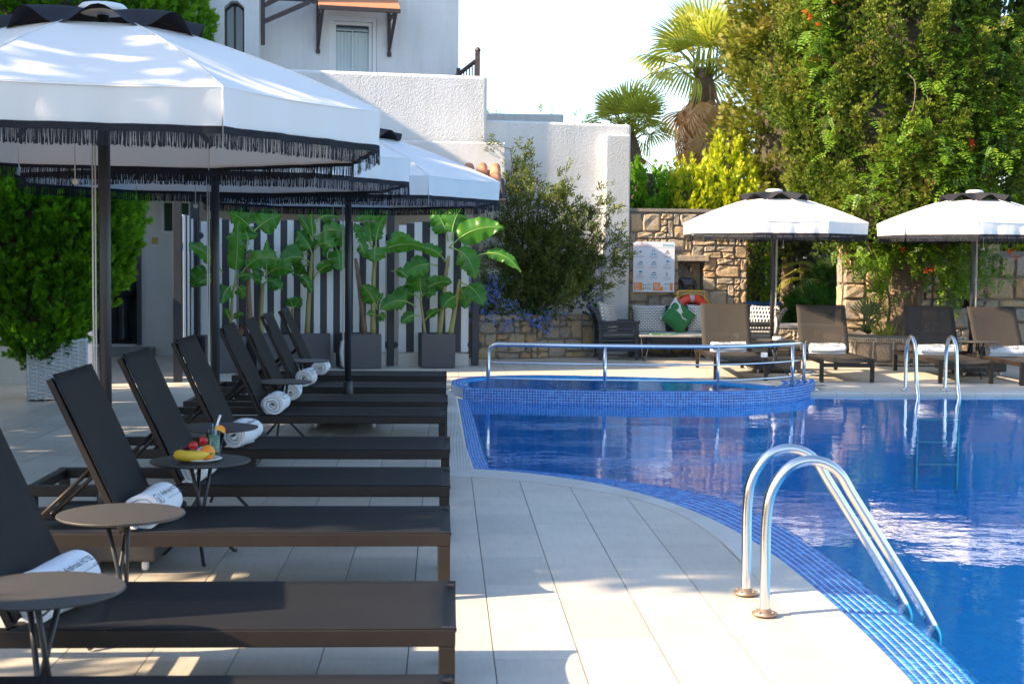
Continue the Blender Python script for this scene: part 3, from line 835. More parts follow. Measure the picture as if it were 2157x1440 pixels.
flab = ['brown lounger behind the pool handrail, standing in front of the orange lifebuoy',
        'brown lounger with a diagonal shadow over its backrest, just right of the handrail end',
        'dark shaded lounger behind the far pool ladder',
        'brown lounger cut off by the right edge of the picture']
fpos = [((3.30, 17.22), -4), ((4.55, 16.98), -3.5), ((5.98, 16.88), -3), ((6.88, 16.62), 2)]
fl0 = lounger(flab[0], FG, True)
far_l = [fl0]
fl0.location = (*fpos[0][0], .01); fl0.rotation_euler = (0, 0, R(-90+fpos[0][1]))
for (p, a), l in zip(fpos[1:], flab[1:]):
    far_l.append(dup(fl0, (*p, .01), R(-90+a), l, FG))

# ------------------------------------------------------------------ rolled towels with printed lettering
def towel(name, label, M, L=.44, r=.085, flat=.9, group=None, seed=0, open_=0., ts=1.):
    t = thing(name, label, 'towel', group=group); t.matrix_world = M
    rg = random.Random(seed); turns = 3.3; K = 96; th = .019
    ph = [rg.uniform(0, 6.3) for _ in range(6)]
    def rad(s_):   # s_ 0..1 along the spiral
        return r*(.16+.84*min(1, (s_*1.0)**.9))-th*.6
    def pt(s_, off, v):
        a = -s_*turns*2*math.pi+turns*2*math.pi-1.75+open_
        rr = rad(s_)+off+.0035*math.sin(3*a+ph[0]+v*4)+.003*math.sin(2*a+ph[1]-v*7)
        rr *= 1+.05*math.sin(v*math.pi)-.03
        x = (v-.5)*L+.012*math.sin(s_*9+ph[2])*(1 if v > .5 else -1)*(1 if v in (0, 1) else 0)
        z = math.sin(a)*rr*flat
        return (x, math.cos(a)*rr, max(z, -r*flat*.86)+r*flat*.86)
    b = MB(); nv = 8
    b.grid(lambda u, v: pt(u, th/2, v), K, nv)
    b.grid(lambda u, v: pt(u, -th/2, v), K, nv, flip=True)
    for v, fl_ in ((0, False), (1, True)):
        b.grid(lambda u, w: pt(u, (w-.5)*th, v), K, 2, flip=fl_)
    b.grid(lambda u, v: pt(1, (u-.5)*th, v), 2, nv)
    b.obj('towel_roll', MT['towel'], t)
    if True:
        b = MB(); R_ = r*1.0+.008
        def onto(a0):
            def f(x, y):
                a = a0+y/R_; v = x/L+.5
                rr = R_*(1+.05*math.sin(v*math.pi)-.03)
                return (x, -math.cos(a)*rr, max(math.sin(a)*rr*flat, -r*flat*.86)+r*flat*.86)
            return f
        f0 = onto(.62 if ts == 1 else .5)
        text_geo('Ambrosia HOTEL', .030*ts, b, lambda x, y: f0(x-.12*min(ts, 1.2), y+.016), bold=.02*ts**2)
        text_geo('& Suites', .018*ts, b, lambda x, y: f0(x+.065, y-.008*ts), bold=.02*ts**2)
        for a0, x0, x1 in ((-.008, -.10, .08),): 
            b.add([f0(x0, a0), f0(x1, a0), f0(x1, a0+.002), f0(x0, a0+.002)], [(0, 1, 2, 3)])
        # square emblem with a little arch and a tall right side
        def rect(x0, y0, x1, y1): b.add([f0(x0, y0), f0(x1, y0), f0(x1, y1), f0(x0, y1)], [(0, 1, 2, 3)])
        e = -.196
        rect(e, -.012, e+.005, .040); rect(e, .036, e+.030, .041); rect(e+.028, -.012, e+.032, .041)
        rect(e+.028, -.014, e+.055, -.009); rect(e+.051, -.012, e+.056, .038); rect(e+.011, -.012, e+.021, .010); rect(e+.006, .014, e+.026, .018)
        b.obj('printed_lettering', MT['ink'], t)
    return t
def TM(loc, rz, tilt=0): return Matrix.Translation(loc) @ Matrix.Rotation(R(rz), 4, 'Z') @ Matrix.Rotation(R(tilt), 4, 'Y')
tl = ['white rolled towel behind the cut-off round table at lower left', 'white rolled towel with navy print behind the brown sunlit round table',
      'white rolled towel half hidden under the round table with the fruit plate', 'white rolled towel partly hidden by the empty table behind the drink',
      'white rolled towel on the fifth lounger, spiral end facing the camera', 'white rolled towel on the sixth lounger, beside the thin middle table',
      'white rolled towel on the seventh lounger, in front of the furthest small table', 'furthest white towel of the near row, beside the furthest small table']
TG = 'rolled white towels on the loungers'
# near towels lie across the lounger against the back rest: axis along depth, print towards the camera's right
tz = [(.11, -.025), (-.01, .0), (.0, .0), (.02, .0), (-.02, 0), (0, 0), (.01, 0), (.02, 0)]
for i, (y, l) in enumerate(zip(near[1:], tl)):
    r_ = [.104, .096, .092, .098, .096, .088, .095, .09][i]
    x = [-1.27, -1.275, -1.30, -1.27, -1.28, -1.27, -1.28, -1.26][i]
    rz = [82, 84, 88, 80, 87, 91, 86, 88][i]
    towel('rolled_towel', l, TM((x+.03, y+.26, .277), rz, 0), .34, r_, .96, TG, seed=i, open_=[.3, .1, .2, -.2, .25, 0, .2, .3][i])
ft = ['white printed towel roll on the lounger in front of the lifebuoy', 'white printed towel roll on the lounger with the diagonal shadow',
      'white printed towel roll seen between the rails of the far ladder', 'white printed towel roll at the right edge of the picture']
for i, (o, l) in enumerate(zip(far_l, ft)):
    Mw = Matrix.Translation(o.location) @ Matrix.Rotation(o.rotation_euler.z, 4, 'Z')
    towel('rolled_towel', l, Mw @ Matrix.Translation((-1.20, .33, .272)) @ Matrix.Rotation(R(90+[3, -2, 1, 0][i]), 4, 'Z'), .45, .082, .95, 'printed towel rolls on the far loungers', seed=20+i, open_=-.3, ts=1.42)

# ------------------------------------------------------------------ round side tables
def side_table(label, r=.235, h=.465):
    t = thing('side_table', label, 'side table', group='round metal side tables')
    b = MB(); b.lathe([(.001, h-.011), (r-.008, h-.011), (r, h-.006), (r-.001, h-.001), (r-.005, h), (.001, h)], 48)
    b.obj('table_top', MT['table_top'], t)
    MB().lathe([(.001, h-.020), (.075, h-.020), (.08, h-.0115), (.001, h-.0115)], 20).obj('mount_plate', MT['black_metal'], t)
    for k in range(3):
        a = 2*math.pi*k/3+.5
        c, s_ = math.cos(a), math.sin(a)
        MB().tube([(c*.055, s_*.055, h-.018), (-s_*.018, c*.018, .20), (-c*.19, -s_*.19, .008), (-c*.205, -s_*.205, .006)], .0095, 8).obj('leg', MT['black_metal'], t)
    return t
ts = [((-1.15, 4.10), 0, 'dark round table cut off by the left edge of the picture'),
      ((-1.20, 5.33), 40, 'round table with a sunlit brown top, in front of the sunlit lounger'),
      ((-1.15, 6.76), 75, 'round table carrying the fruit plate and the drink'),
      ((-1.29, 8.12), 20, 'empty round table just behind the drink glass'),
      ((-1.27, 11.22), 55, 'thin round table between the fifth and sixth loungers'),
      ((-1.32, 13.60), 10, 'furthest small round table of the near row, beside the last towel')]
st0 = None
for (p, a, l) in ts:
    if st0 is None: st0 = side_table(l); st0.location = (*p, .01); st0.rotation_euler.z = R(a)
    else: dup(st0, (*p, .01), R(a), l)
dup(st0, (4.20, 17.85, .01), R(15), 'round table with a white ashtray between two far loungers')
dup(st0, (6.80, 17.75, .01), R(50), 'empty round table between the two rightmost loungers')
b = MB(); b.lathe([(.001, 0), (.05, 0), (.055, .004), (.055, .045), (.05, .045), (.048, .012), (.001, .012)], 20)
tag(b.obj('ashtray', MT['white_plastic'], None, (4.19, 17.72, .476)), 'small white ashtray on the round table behind the handrail', 'ashtray')
b = MB(); b.box((0, 0, .03), (.075, .06, .06))
tag(b.obj('white_box', MT['white_plastic'], None, (3.92, 17.23, .2885), bevel=.006), 'small white box on the front corner of the lounger behind the handrail', 'box')

# ------------------------------------------------------------------ fruit plate and drink on the third table
tz0 = .4755
b = MB(); b.lathe([(.001, 0), (.055, 0), (.062, .005), (.098, .015), (.102, .018), (.099, .0195), (.06, .009), (.001, .007)], 40)
tag(b.obj('plate', MT['china'], None, (-1.14, 6.70, tz0)), 'round white plate of fruit on the dark side table', 'plate')
b = MB(); b.sphere((0, 0, 0), .036, 24, 14); o = b.obj('orange', MT['orange'], None, (-1.103, 6.675, tz0+.046))
MB().lathe([(.001, .0355), (.004, .0365), (.003, .0385), (.001, .039)], 8).obj('stalk', MT['berry_leaf'], o)
tag(o, 'whole orange on the right of the fruit plate', 'orange')
pts = catmull([(-.075, 0, .012), (-.06, -.012, .006), (-.02, -.024, .002), (.02, -.026, .004), (.055, -.014, .008), (.075, -.002, .010)], 5)
rr = [.008, .017, .022, .024, .025, .026, .026, .026, .026, .026, .026, .026, .026, .025, .025, .024, .023, .022, .021, .019, .016, .013, .010, .007, .006, .005]
b = MB(); b.tube(pts, rr[:len(pts)], 9); o = b.obj('banana', MT['banana_skin'], None, (-1.165, 6.645, tz0+.034))
MB().tube([(.073, -.003, .010), (.092, .008, .012)], .005, 6).obj('stalk', MT['berry_leaf'], o)
tag(o, 'ripe yellow banana lying along the front of the fruit plate', 'banana')
def strawberry(loc, s_, label):
    b = MB(); b.lathe([(.001, -.022), (.010, -.014), (.018, 0), (.019, .008), (.012, .016), (.001, .018)], 14)
    o = b.obj('strawberry', MT['berry'], None, loc); o.scale = (s_, s_, s_); o.rotation_euler = (R(rnd.uniform(-50, 50)), R(rnd.uniform(-50, 50)), 0)
    l = MB()
    for k in range(6):
        a = k*math.pi/3; l.add([(0, 0, .0185), (math.cos(a-.3)*.010, math.sin(a-.3)*.010, .021), (math.cos(a)*.017, math.sin(a)*.017, .016), (math.cos(a+.3)*.010, math.sin(a+.3)*.010, .021)], [(0, 1, 2, 3)])
    l.obj('leaf_cap', MT['berry_leaf'], o); tag(o, label, 'strawberry', 'strawberries on the fruit plate')
strawberry((-1.133, 6.735, tz0+.093), 1.15, 'topmost strawberry of the fruit pile, leaning on the glass')
strawberry((-1.172, 6.70, tz0+.072), 1.25, 'big strawberry between the orange and the grapes')
strawberry((-1.168, 6.685, tz0+.040), 1.1, 'lowest strawberry, wedged behind the banana')
gp = thing('grape_bunch', 'small bunch of dark grapes behind the banana', 'grapes', (-1.205, 6.725, tz0+.03))
gm = MB().sphere((0, 0, 0), .0105, 10, 7).mesh('grape', MT['grape'])
for k in range(14): place(gm, 'grape', gp, (rnd.uniform(-.025, .03), rnd.uniform(-.02, .02), rnd.uniform(-.012, .036)))
gl = thing('drink_glass', 'tall glass of pale green drink with straw and orange slice', 'drink', (-1.098, 6.84, tz0))
b = MB(); b.lathe([(.001, .001), (.024, .001), (.0255, .006), (.0285, .135), (.0275, .135), (.0245, .010), (.001, .008)], 28); b.obj('tumbler', MT['tumbler'], gl)
b = MB(); b.lathe([(.001, .009), (.0242, .011), (.0268, .110), (.001, .110)], 28); b.obj('drink', MT['drink'], gl)
b = MB(); b.tube([(-.006, 0, .012), (.012, 0, .15), (.030, .0, .205)], .0055, 10); b.obj('straw', MT['straw'], gl)
b = MB(); b.tube([(-.008, -.01, .012), (-.004, -.012, .155)], .002, 6).sphere((-.004, -.012, .157), .0045, 8, 6); b.obj('stirrer', MT['stirrer'], gl)
b = MB()
for r_a, r_b, mi_ in ((.0, .0215, 1), (.0215, .026, 0)):
    arc = [(math.cos(R(a)), math.sin(R(a))) for a in range(-35, 176, 15)]
    for (c0, s0), (c1, s1) in zip(arc, arc[1:]):
        for y_ in (-.003, .003):
            q = [(c0*r_a, y_, s0*r_a), (c0*r_b, y_, s0*r_b), (c1*r_b, y_, s1*r_b), (c1*r_a, y_, s1*r_a)]
            b.add(q if r_a else q[1:], [(0, 1, 2, 3) if r_a else (0, 1, 2)], False, mi_)
        b.add([(c0*r_b, -.003, s0*r_b), (c1*r_b, -.003, s1*r_b), (c1*r_b, .003, s1*r_b), (c0*r_b, .003, s0*r_b)], [(0, 1, 2, 3)], False, 0)
b.obj('orange_slice', [MT['orange'], MT['slice']], gl, (.030, -.012, .132))

# ------------------------------------------------------------------ parasols
def parasol(label, group, spin, hz, Rr=1.335, rise=.53, cordside=(-.9, -.45)):
    t = thing('parasol', label, 'parasol', group=group)
    z1 = hz+.165; zv = hz+rise; rv = .40; N = 8
    A = [spin+k*2*math.pi/N for k in range(N)]
    def ring(a, r_, z): return Vector((math.cos(a)*r_, math.sin(a)*r_, z))
    # canopy: eight taut panels, a rounded shoulder, a hanging valance
    b = MB(); nu, nv = 10, 8
    for k in range(N):
        a0, a1 = A[k], A[k]+2*math.pi/N
        def pan(u, v):
            r_ = rv+(Rr-rv)*u; z = zv+(z1-zv)*(u*.8+.2*u*u)-.0
            p = ring(a0, r_, z).lerp(ring(a1, r_, z), v)
            e = 4*v*(1-v); p.z -= .028*e*math.sin(u*math.pi*.85)
            return p
        b.grid(pan, nu, nv)
        def val(u, v):
            p = ring(a0, Rr, z1).lerp(ring(a1, Rr, z1), v); out = Vector((p.x, p.y, 0)).normalized()
            e = 4*v*(1-v)
            fold = .010*math.sin(v*19+k*2.1)*u+.006*math.sin(v*41+k)*u
            return Vector((p.x, p.y, z1-.165*u))+out*(-.006*e+fold-.012*u)
        b.grid(val, 5, 24)
    cn = b.obj('canopy', MT['canopy'], t)
    # stitched seams
    b = MB()
    for k in range(N):
        b.tube([ring(A[k], rv+(Rr-rv)*u, zv+(z1-zv)*(u*.8+.2*u*u)+.002) for u in [i/8 for i in range(9)]]+[ring(A[k], Rr-.012, z1-.16)], .0035, 5)
    b.obj('seam', MT['canopy'], cn)
    # fringe: hem tape and hanging yarns
    b = MB()
    for k in range(N):
        p0, p1 = ring(A[k], Rr-.012, hz), ring(A[k]+2*math.pi/N, Rr-.012, hz)
        def hem(u, v):
            p = p0.lerp(p1, v); out = Vector((p.x, p.y, 0)).normalized(); fold = .010*math.sin(v*19+k*2.1)+.006*math.sin(v*41+k)
            return Vector((p.x, p.y, hz+.012-.030*u))+out*(fold+.002)
        b.grid(hem, 1, 24)
        L = (p1-p0).length; nst = int(L/.0044)
        for i in range(nst):
            v = (i+.5)/nst; p = hem(1, v); tg = (p1-p0).normalized()
            l = .058*rnd.uniform(.88, 1.06); w = .0019*rnd.uniform(.7, 1.3); sw = tg*rnd.uniform(-.006, .006)
            o_ = Vector((tg.y, -tg.x, 0))*rnd.uniform(-.004, .004)
            q = p+Vector((0, 0, .004)); m_ = p+Vector((0, 0, -l*.5))+sw*.4+o_; e_ = p+Vector((0, 0, -l))+sw+o_*1.5
            b.add([q-tg*w, q+tg*w, m_+tg*w, m_-tg*w, e_+tg*w*1.4, e_-tg*w*1.4], [(0, 1, 2, 3), (3, 2, 4, 5)])
    b.obj('fringe', MT['fringe'], t)
    # wavy vent flap fixed at the ribs, arched between them
    b = MB()
    for k in range(N):
        a0 = A[k]
        def flap(u, v):
            a = a0+v*2*math.pi/N; e = math.sin(v*math.pi)**2.2
            r_ = .10+.35*u
            zr = zv+.105-(.105+.018)*u**1.25
            zr += e*.085*u
            return ring(a, r_*(1+.03*e*u), zr)
        b.grid(flap, 6, 12)
    b.obj('vent_flap', MT['vent'], t)
    b = MB(); b.lathe([(.10, zv+.098), (.112, zv+.105), (.112, zv+.125), (.095, zv+.14), (.04, zv+.148), (.001, zv+.15)], 28); b.obj('finial', MT['white_plastic'], t)
    pole = MB().lathe([(.001, .1), (.028, .1), (.028, zv+.09), (.001, zv+.09)], 20).obj('pole', MT['black_metal'], t)
    MB().lathe([(.03, zv-.35), (.055, zv-.34), (.055, zv-.27), (.03, zv-.26)], 20).obj('hub', MT['black_metal'], t)
    for k in range(N):
        MB().bar(ring(A[k], .05, zv+.05), ring(A[k], Rr-.02, z1-.016), .018, .024).bar(ring(A[k], .05, zv-.31), ring(A[k], .72, zv-.165), .012, .018).obj('rib', MT['black_metal'], t)
    b = MB(); c, s_ = cordside
    b.tube([(c*.040, s_*.04, zv-.3), (c*.042, s_*.045, 1.5), (c*.042, s_*.042, .55), (c*.038, s_*.04, .48)], .0042, 6)
    b.tube([(c*.054, s_*.05, zv-.25), (c*.055, s_*.055, 1.2), (c*.048, s_*.05, .6)], .0042, 6)
    b.tube([(c*.05, s_*.05, .72), (c*.065, s_*.065, .62), (c*.05, s_*.06, .5)], .016, 7)
    b.obj('pull_cord', MT['cord'], t)
    b = MB(); b.tube([(c*.14, s_*.08, hz+.02), (c*.14, s_*.08, hz-.14)], .003, 6); b.sphere((c*.14, s_*.08, hz-.155), .016, 10, 8); b.obj('toggle_cord', MT['cord'], t)
    # weighted base on castors
    b = MB(); b.box((0, 0, .125), (.62, .78, .15)); bs = b.obj('base', MT['black_metal'], t, bevel=.012)
    MB().lathe([(.045, .2), (.05, .205), (.04, .36), (.029, .37)], 20).obj('sleeve', MT['black_metal'], t)
    for sx in (-.25, .25):
        for sy in (-.33, .33):
            MB().lathe([(.001, -.012), (.026, -.012), (.03, -.006), (.03, .006), (.026, .012), (.001, .012)], 16, M=Matrix.Rotation(R(90), 4, 'Y')).obj('castor', MT['white_plastic'], bs, (sx, sy, .03))
    return t
PG = 'white fringed parasols over the near loungers'
u1 = parasol('large white parasol nearest the camera with black fringe and wavy navy vent', PG, R(-12), 1.925, cordside=(-.9, -.45))
u1.location = (-1.60, 6.80, .01)
dup(u1, (-1.545, 9.70, .01), R(2), 'middle white parasol of the near row, partly behind the largest parasol', PG)
dup(u1, (-.835, 12.42, .01), R(-1), 'third white parasol of the near row, rising above the banana plants', PG)
FP = 'sunlit white parasols on the far deck'
u4 = parasol('sunlit white parasol above the stone pillar and the handrail', FP, R(-25), 1.80, 1.235, .47, cordside=(.9, -.4))
u4.location = (4.36, 18.75, .01)
dup(u4, (6.95, 18.45, .01), R(7), 'sunlit white parasol in front of the trunk of the big cypress', FP)
# ------------------------------------------------------------------ ladders and handrail
def ladder(label, base, out, width, h, reach, foot=.022, r=.0212, stain=True):
    t = thing('pool_ladder', label, 'pool ladder', base, out, 'steel pool ladders')
    for y in (0, width):
        # local +x points to the water
        pts = catmull([(0, y, .0), (0, y, h*.30), (0, y, h*.60), (.02, y, h*.80), (.09, y, h*.955), (.19, y, h), (.285, y, h*.93), (.36, y, h*.75), (reach*.83, y, h*.22), (reach*.97, y, -.02), (reach*1.02, y, -.10), (reach*1.0, y, -.20), (reach*.95, y, -.5), (reach*.95, y, -1.1)], 7)
        MB().tube(pts, r, 16).obj('side_tube', MT['steel'], t)
        MB().lathe([(.001, .004), (.05, .004), (.052, .012), (.03, .018), (.022, .03)], 20, (0, y, 0), sx=1.0, sy=1.0).obj('base_flange', MT['rust' if stain else 'steel'], t)
        b = MB()
        for a in range(4): b.lathe([(.007, .014), (.007, .02), (.003, .022)], 6, (.04*math.cos(a*1.57+.8), y+.04*math.sin(a*1.57+.8), 0))
        b.obj('bolt', MT['rust' if stain else 'steel'], t)
    for z in (-.28, -.53, -.78):
        MB().box((reach*.95, width/2, z), (.08, width, .025)).obj('tread', MT['steel'], t, bevel=.006)
    return t
ladder('steel pool ladder standing large in the right foreground with rust stained feet', (1.30, 5.62, .008), 0, .36, .63, .695)
ladder('smaller steel ladder on the far edge in front of the dark lounger', (5.26, 15.94, .008), R(-92), .455, .62, .50, stain=False)

hr = thing('pool_handrail', 'curved steel handrail standing on the raised mosaic wall', 'handrail', (0, 0, 0))
HP = [Vector((.463, 14.86, KZ)), Vector((1.671, 14.68, KZ)), Vector((2.861, 14.71, KZ)), Vector((3.80, 15.33, KZ)), Vector((4.08, 15.92, KZ))]
hc = catmull([(p.x, p.y, 0) for p in HP], 8)
ht = .465
for i, p in enumerate(HP):
    if i == 0: continue
    MB().tube([p, p+Vector((0, 0, ht-.018))], .0185, 12).obj('post', MT['steel'], hr)
p = HP[0]
d0 = (hc[1]-hc[0]).normalized()
top = [p, p+Vector((0, 0, ht*.5)), p+Vector((0, 0, ht-.09)), p+d0*.02+Vector((0, 0, ht-.035)), p+d0*.06+Vector((0, 0, ht-.008))]+[Vector((q.x, q.y, KZ+ht)) for q in hc[1:]]+[Vector((4.12, 16.05, KZ+ht))]
MB().tube(top, .0215, 14).obj('top_rail', MT['steel'], hr)
for z in (.275, .11):
    pts = [Vector((q.x, q.y, KZ+z)) for q in hc]
    if z < .2: pts = pts+[Vector((4.17, 15.99, KZ+z)), Vector((4.2, 15.93, KZ+z)), Vector((4.14, 15.86, KZ+z-.03))]
    MB().tube(pts, .0085, 8).obj('cross_rail', MT['steel'], hr)
# ------------------------------------------------------------------ white buildings
def wall_bm(b, p0, p1, th, z0, z1, mi=0):
    """upright slab whose front face runs p0 -> p1 (left to right seen from the pool)"""
    p0, p1 = Vector((*p0, 0)), Vector((*p1, 0)); d = (p1-p0); L = d.length; d.normalize(); back = Vector((-d.y, d.x, 0))
    c = (p0+p1)/2+back*th/2; c.z = (z0+z1)/2
    return b.box(c, (L, th, z1-z0), math.atan2(d.y, d.x), mi=mi)
def wall_with_hole(b, p0, p1, th, z0, z1, holes):
    """holes: (x0, x1, za, zb) along the wall, not overlapping in x"""
    p0v, p1v = Vector(p0), Vector(p1); d = (p1v-p0v); L = d.length; d.normalize()
    at = lambda x: tuple(p0v+d*x)
    x = 0
    for (a, c, za, zb) in sorted(holes):
        if a > x: wall_bm(b, at(x), at(a), th, z0, z1)
        if za > z0: wall_bm(b, at(a), at(c), th, z0, za)
        if zb < z1: wall_bm(b, at(a), at(c), th, zb, z1)
        x = c
    if x < L: wall_bm(b, at(x), at(L), th, z0, z1)

# hotel house with the upper window
house = thing('white_house', 'white rendered house with an upper window under an orange awning', 'house', (-3.2, 24.3, 0), math.atan2(.7, 3.42))
HL = 3.49
b = MB(); wall_with_hole(b, (0, 0), (HL, 0), .3, 3.0, 9.2, [(1.24, 2.06, 3.9, 5.58)])
b.box((HL/2, 1.5, 6.1), (HL-.02, 2.4, 6.2)); b.obj('wall', MT['stucco_smooth'], house)
b = MB()
for c, d in (((1.275, .07, 4.74), (.07, .1, 1.68)), ((2.025, .07, 4.74), (.07, .1, 1.68)), ((1.65, .07, 5.545), (.68, .1, .07)), ((1.65, .07, 4.0), (.68, .1, .07))): b.box(c, d)
wf = b.obj('window', MT['pvc'], house, bevel=.006)
b = MB()
for c, d in (((1.34, .09, 4.77), (.055, .06, 1.46)), ((1.96, .09, 4.77), (.055, .06, 1.46)), ((1.65, .09, 5.475), (.565, .06, .055)), ((1.65, .075, 5.36), (.52, .012, .012)), ((1.65, .075, 4.9), (.012, .012, .92))): b.box(c, d)
b.obj('frame', MT['pvc'], wf)
MB().box((1.65, .13, 4.77), (.62, .008, 1.5)).obj('pane', MT['glass'], wf)
b = MB(); b.grid(lambda u, v: (1.36+u*.58, .112+.006*math.sin(u*60), 4.05+v*1.28), 60, 2); b.obj('curtain', MT['curtain'], wf)
aw = thing('window_awning', 'orange sheet awning on dark timber brackets over the upper window', 'awning', (-3.2, 24.3, 0), house.rotation_euler.z)
b = MB(); M_ = Matrix.Rotation(R(33), 4, 'X'); b.box((1.66, -.36, 5.86), (1.36, .92, .03), M=M_); b.obj('roof_sheet', MT['awning'], aw)
b = MB(); b.box((1.66, -.74, 5.585), (1.36, .05, .07)); b.box((1.66, -.03, 6.02), (1.3, .05, .08)); b.obj('eave_beam', MT['dark_wood'], aw, bevel=.006)
for x in (1.05, 2.27):
    b = MB(); b.bar((x, -.02, 5.0), (x, -.02, 6.0), .06, .05).bar((x, -.03, 5.06), (x, -.7, 5.56), .05, .06).bar((x, -.03, 5.56), (x, -.72, 5.56), .05, .05)
    b.bar((x, -.035, 4.93), (x, -.035, 5.0), .045, .07)
    b.obj('bracket', MT['dark_wood'], aw, bevel=.005)
# projecting bay at the left with an arched slit window
bay = thing('house_bay', 'white projecting bay with a narrow arched window, left of the awning', 'building', (-4.25, 23.45, 0), R(6))
b = MB(); wall_with_hole(b, (0, 0), (1.22, 0), .34, 2.8, 9.2, [(.66, .98, 4.5, 5.62)])
b.box((.61, 1.5, 6), (1.2, 2.3, 6.4))
for sx in (-1, 1): b.add([(.82+sx*.16, 0, 5.62), (.82+sx*.16, 0, 5.52), (.82+sx*.05, 0, 5.62), (.82+sx*.16, .33, 5.62), (.82+sx*.16, .33, 5.52), (.82+sx*.05, .33, 5.62)], [(0, 1, 2), (1, 4, 5, 2)])
b.obj('wall', MT['stucco'], bay)
b = MB(); b.box((.82, .30, 5.06), (.32, .03, 1.12)); aww = b.obj('window', MT['glass'], bay)
b = MB()
for x in (.675, .82, .965): b.box((x, .275, 5.06), (.035, .03, 1.12))
b.obj('frame', MT['dark_wood'], aww)
br = thing('timber_bracket', 'dark timber balcony bracket with diagonal struts at the top left of the house', 'bracket', (-3.02, 23.75, 0), R(8))
for a, c in (((.02, 0, 4.95), (.02, 0, 6.3)), ((.02, 0, 5.72), (.9, 0, 5.72)), ((.02, 0, 5.32), (.78, 0, 5.68)), ((.02, 0, 5.58), (.6, 0, 5.9)), ((.84, 0, 5.66), (.84, 0, 6.1)), ((.02, 0, 6.0), (.9, 0, 6.0))):
    MB().bar(a, c, .07, .08, up=(0, 1, 0)).obj('beam', MT['dark_wood'], br, bevel=.006)
rl = thing('roof_railing', 'dark timber stair railing at the right edge of the house roof', 'railing', (.24, 24.4, 4.2))
MB().box((.30, 0, .40), (.085, .085, .8)).lathe([(.05, .80), (.055, .82), (.03, .86), (.001, .87)], 4, (.30, 0, 0)).obj('newel_post', MT['dark_wood'], rl, bevel=.006)
MB().box((-.02, .3, .3), (.07, .07, .5)).obj('newel_post', MT['dark_wood'], rl)
MB().bar((-.05, .3, .42), (.30, 0, .66), .06, .05).obj('hand_rail', MT['dark_wood'], rl)
for k in range(7):
    u = k/6.5; MB().box((-.02+.30*u, .28-.28*u, .22+.24*u), (.022, .022, .42)).obj('baluster', MT['dark_wood'], rl)
# terrace parapet
par = thing('terrace_parapet', 'white roughcast terrace parapet with rounded top below the house', 'wall', (-3.4, 21.18, 0), math.atan2(.16, 1))
b = MB(); wall_bm(b, (0, 0), (4.09, 0), .35, 2.2, 4.25); b.box((2.05, 2.6, 3.6), (4.05, 4.4, .3)); b.obj('wall', MT['stucco'], par, bevel=.05, seg=3)
# garden wall with pilaster
gw = thing('white_garden_wall', 'tall white plaster wall with a pilaster behind the flowering shrub', 'wall', (.35, 21.84, 0), math.atan2(.55, 2.55))
b = MB(); wall_bm(b, (0, 0), (2.63, 0), .32, -.04, 3.60); b.obj('wall', MT['stucco'], gw, bevel=.04, seg=3)
b = MB(); b.box((2.365, -.075, 1.7), (.42, .15, 3.46)); b.obj('pilaster', MT['stucco'], gw, bevel=.03, seg=3)
b = MB(); b.tube([(2.02, -.03, .62), (2.02, -.03, 1.3)], .012, 8); b.tube([(1.9, -.04, .62), (2.7, -.04, .62)], .012, 8); b.obj('water_pipe', MT['white_plastic'], gw)
# low building behind the screens
lb = thing('low_building', 'low white building with a pale wall behind the striped screens', 'building', (-3.45, 20.86, 0), math.atan2(.40, 4.35))
b = MB(); wall_bm(b, (0, 0), (4.37, 0), .32, 2.45, 3.2); wall_bm(b, (4.06, -.004), (4.37, -.004), .32, -.04, 2.45)
b.obj('upper_wall', MT['stucco_smooth'], lb, bevel=.02)
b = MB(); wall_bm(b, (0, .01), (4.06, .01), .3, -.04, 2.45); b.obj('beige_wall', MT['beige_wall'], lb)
tc = thing('tiled_canopy', 'small terracotta tile canopy showing above the third parasol', 'roof', (0, 0, 0))
b = MB(); b.box((-1.25, 20.32, 2.455), (4.2, .86, .03), M=Matrix.Rotation(R(24), 4, 'X')); b.obj('roof_boards', MT['dark_wood'], tc)
def tile_mesh(name, r_, L, up):
    b = MB()
    def f(u, v):
        a = math.pi*v; rr = r_*(1-.12*u)
        return (math.cos(a)*rr, u*L, math.sin(a)*rr*up)
    b.grid(f, 2, 8); me = b.mesh(name, MT['terracotta']); return me
tcap = tile_mesh('cap', .085, .42, 1.0); tpan = tile_mesh('pan', .085, .42, -.7)
for i in range(22):
    x = .72-i*.19
    for j in range(3):
        y = 19.93+j*.29; z = 2.335+j*.127
        for me, nm, dx, dz in ((tcap, 'cap_tile', 0, .045), (tpan, 'pan_tile', -.095, .055)):
            o = place(me, nm, tc, (x+dx, y, z+dz+rnd.uniform(-.004, .004)), (R(24), 0, R(rnd.uniform(-2, 2))))
            if nm == 'cap_tile': so = o.modifiers.new('solid', 'SOLIDIFY'); so.thickness = .014
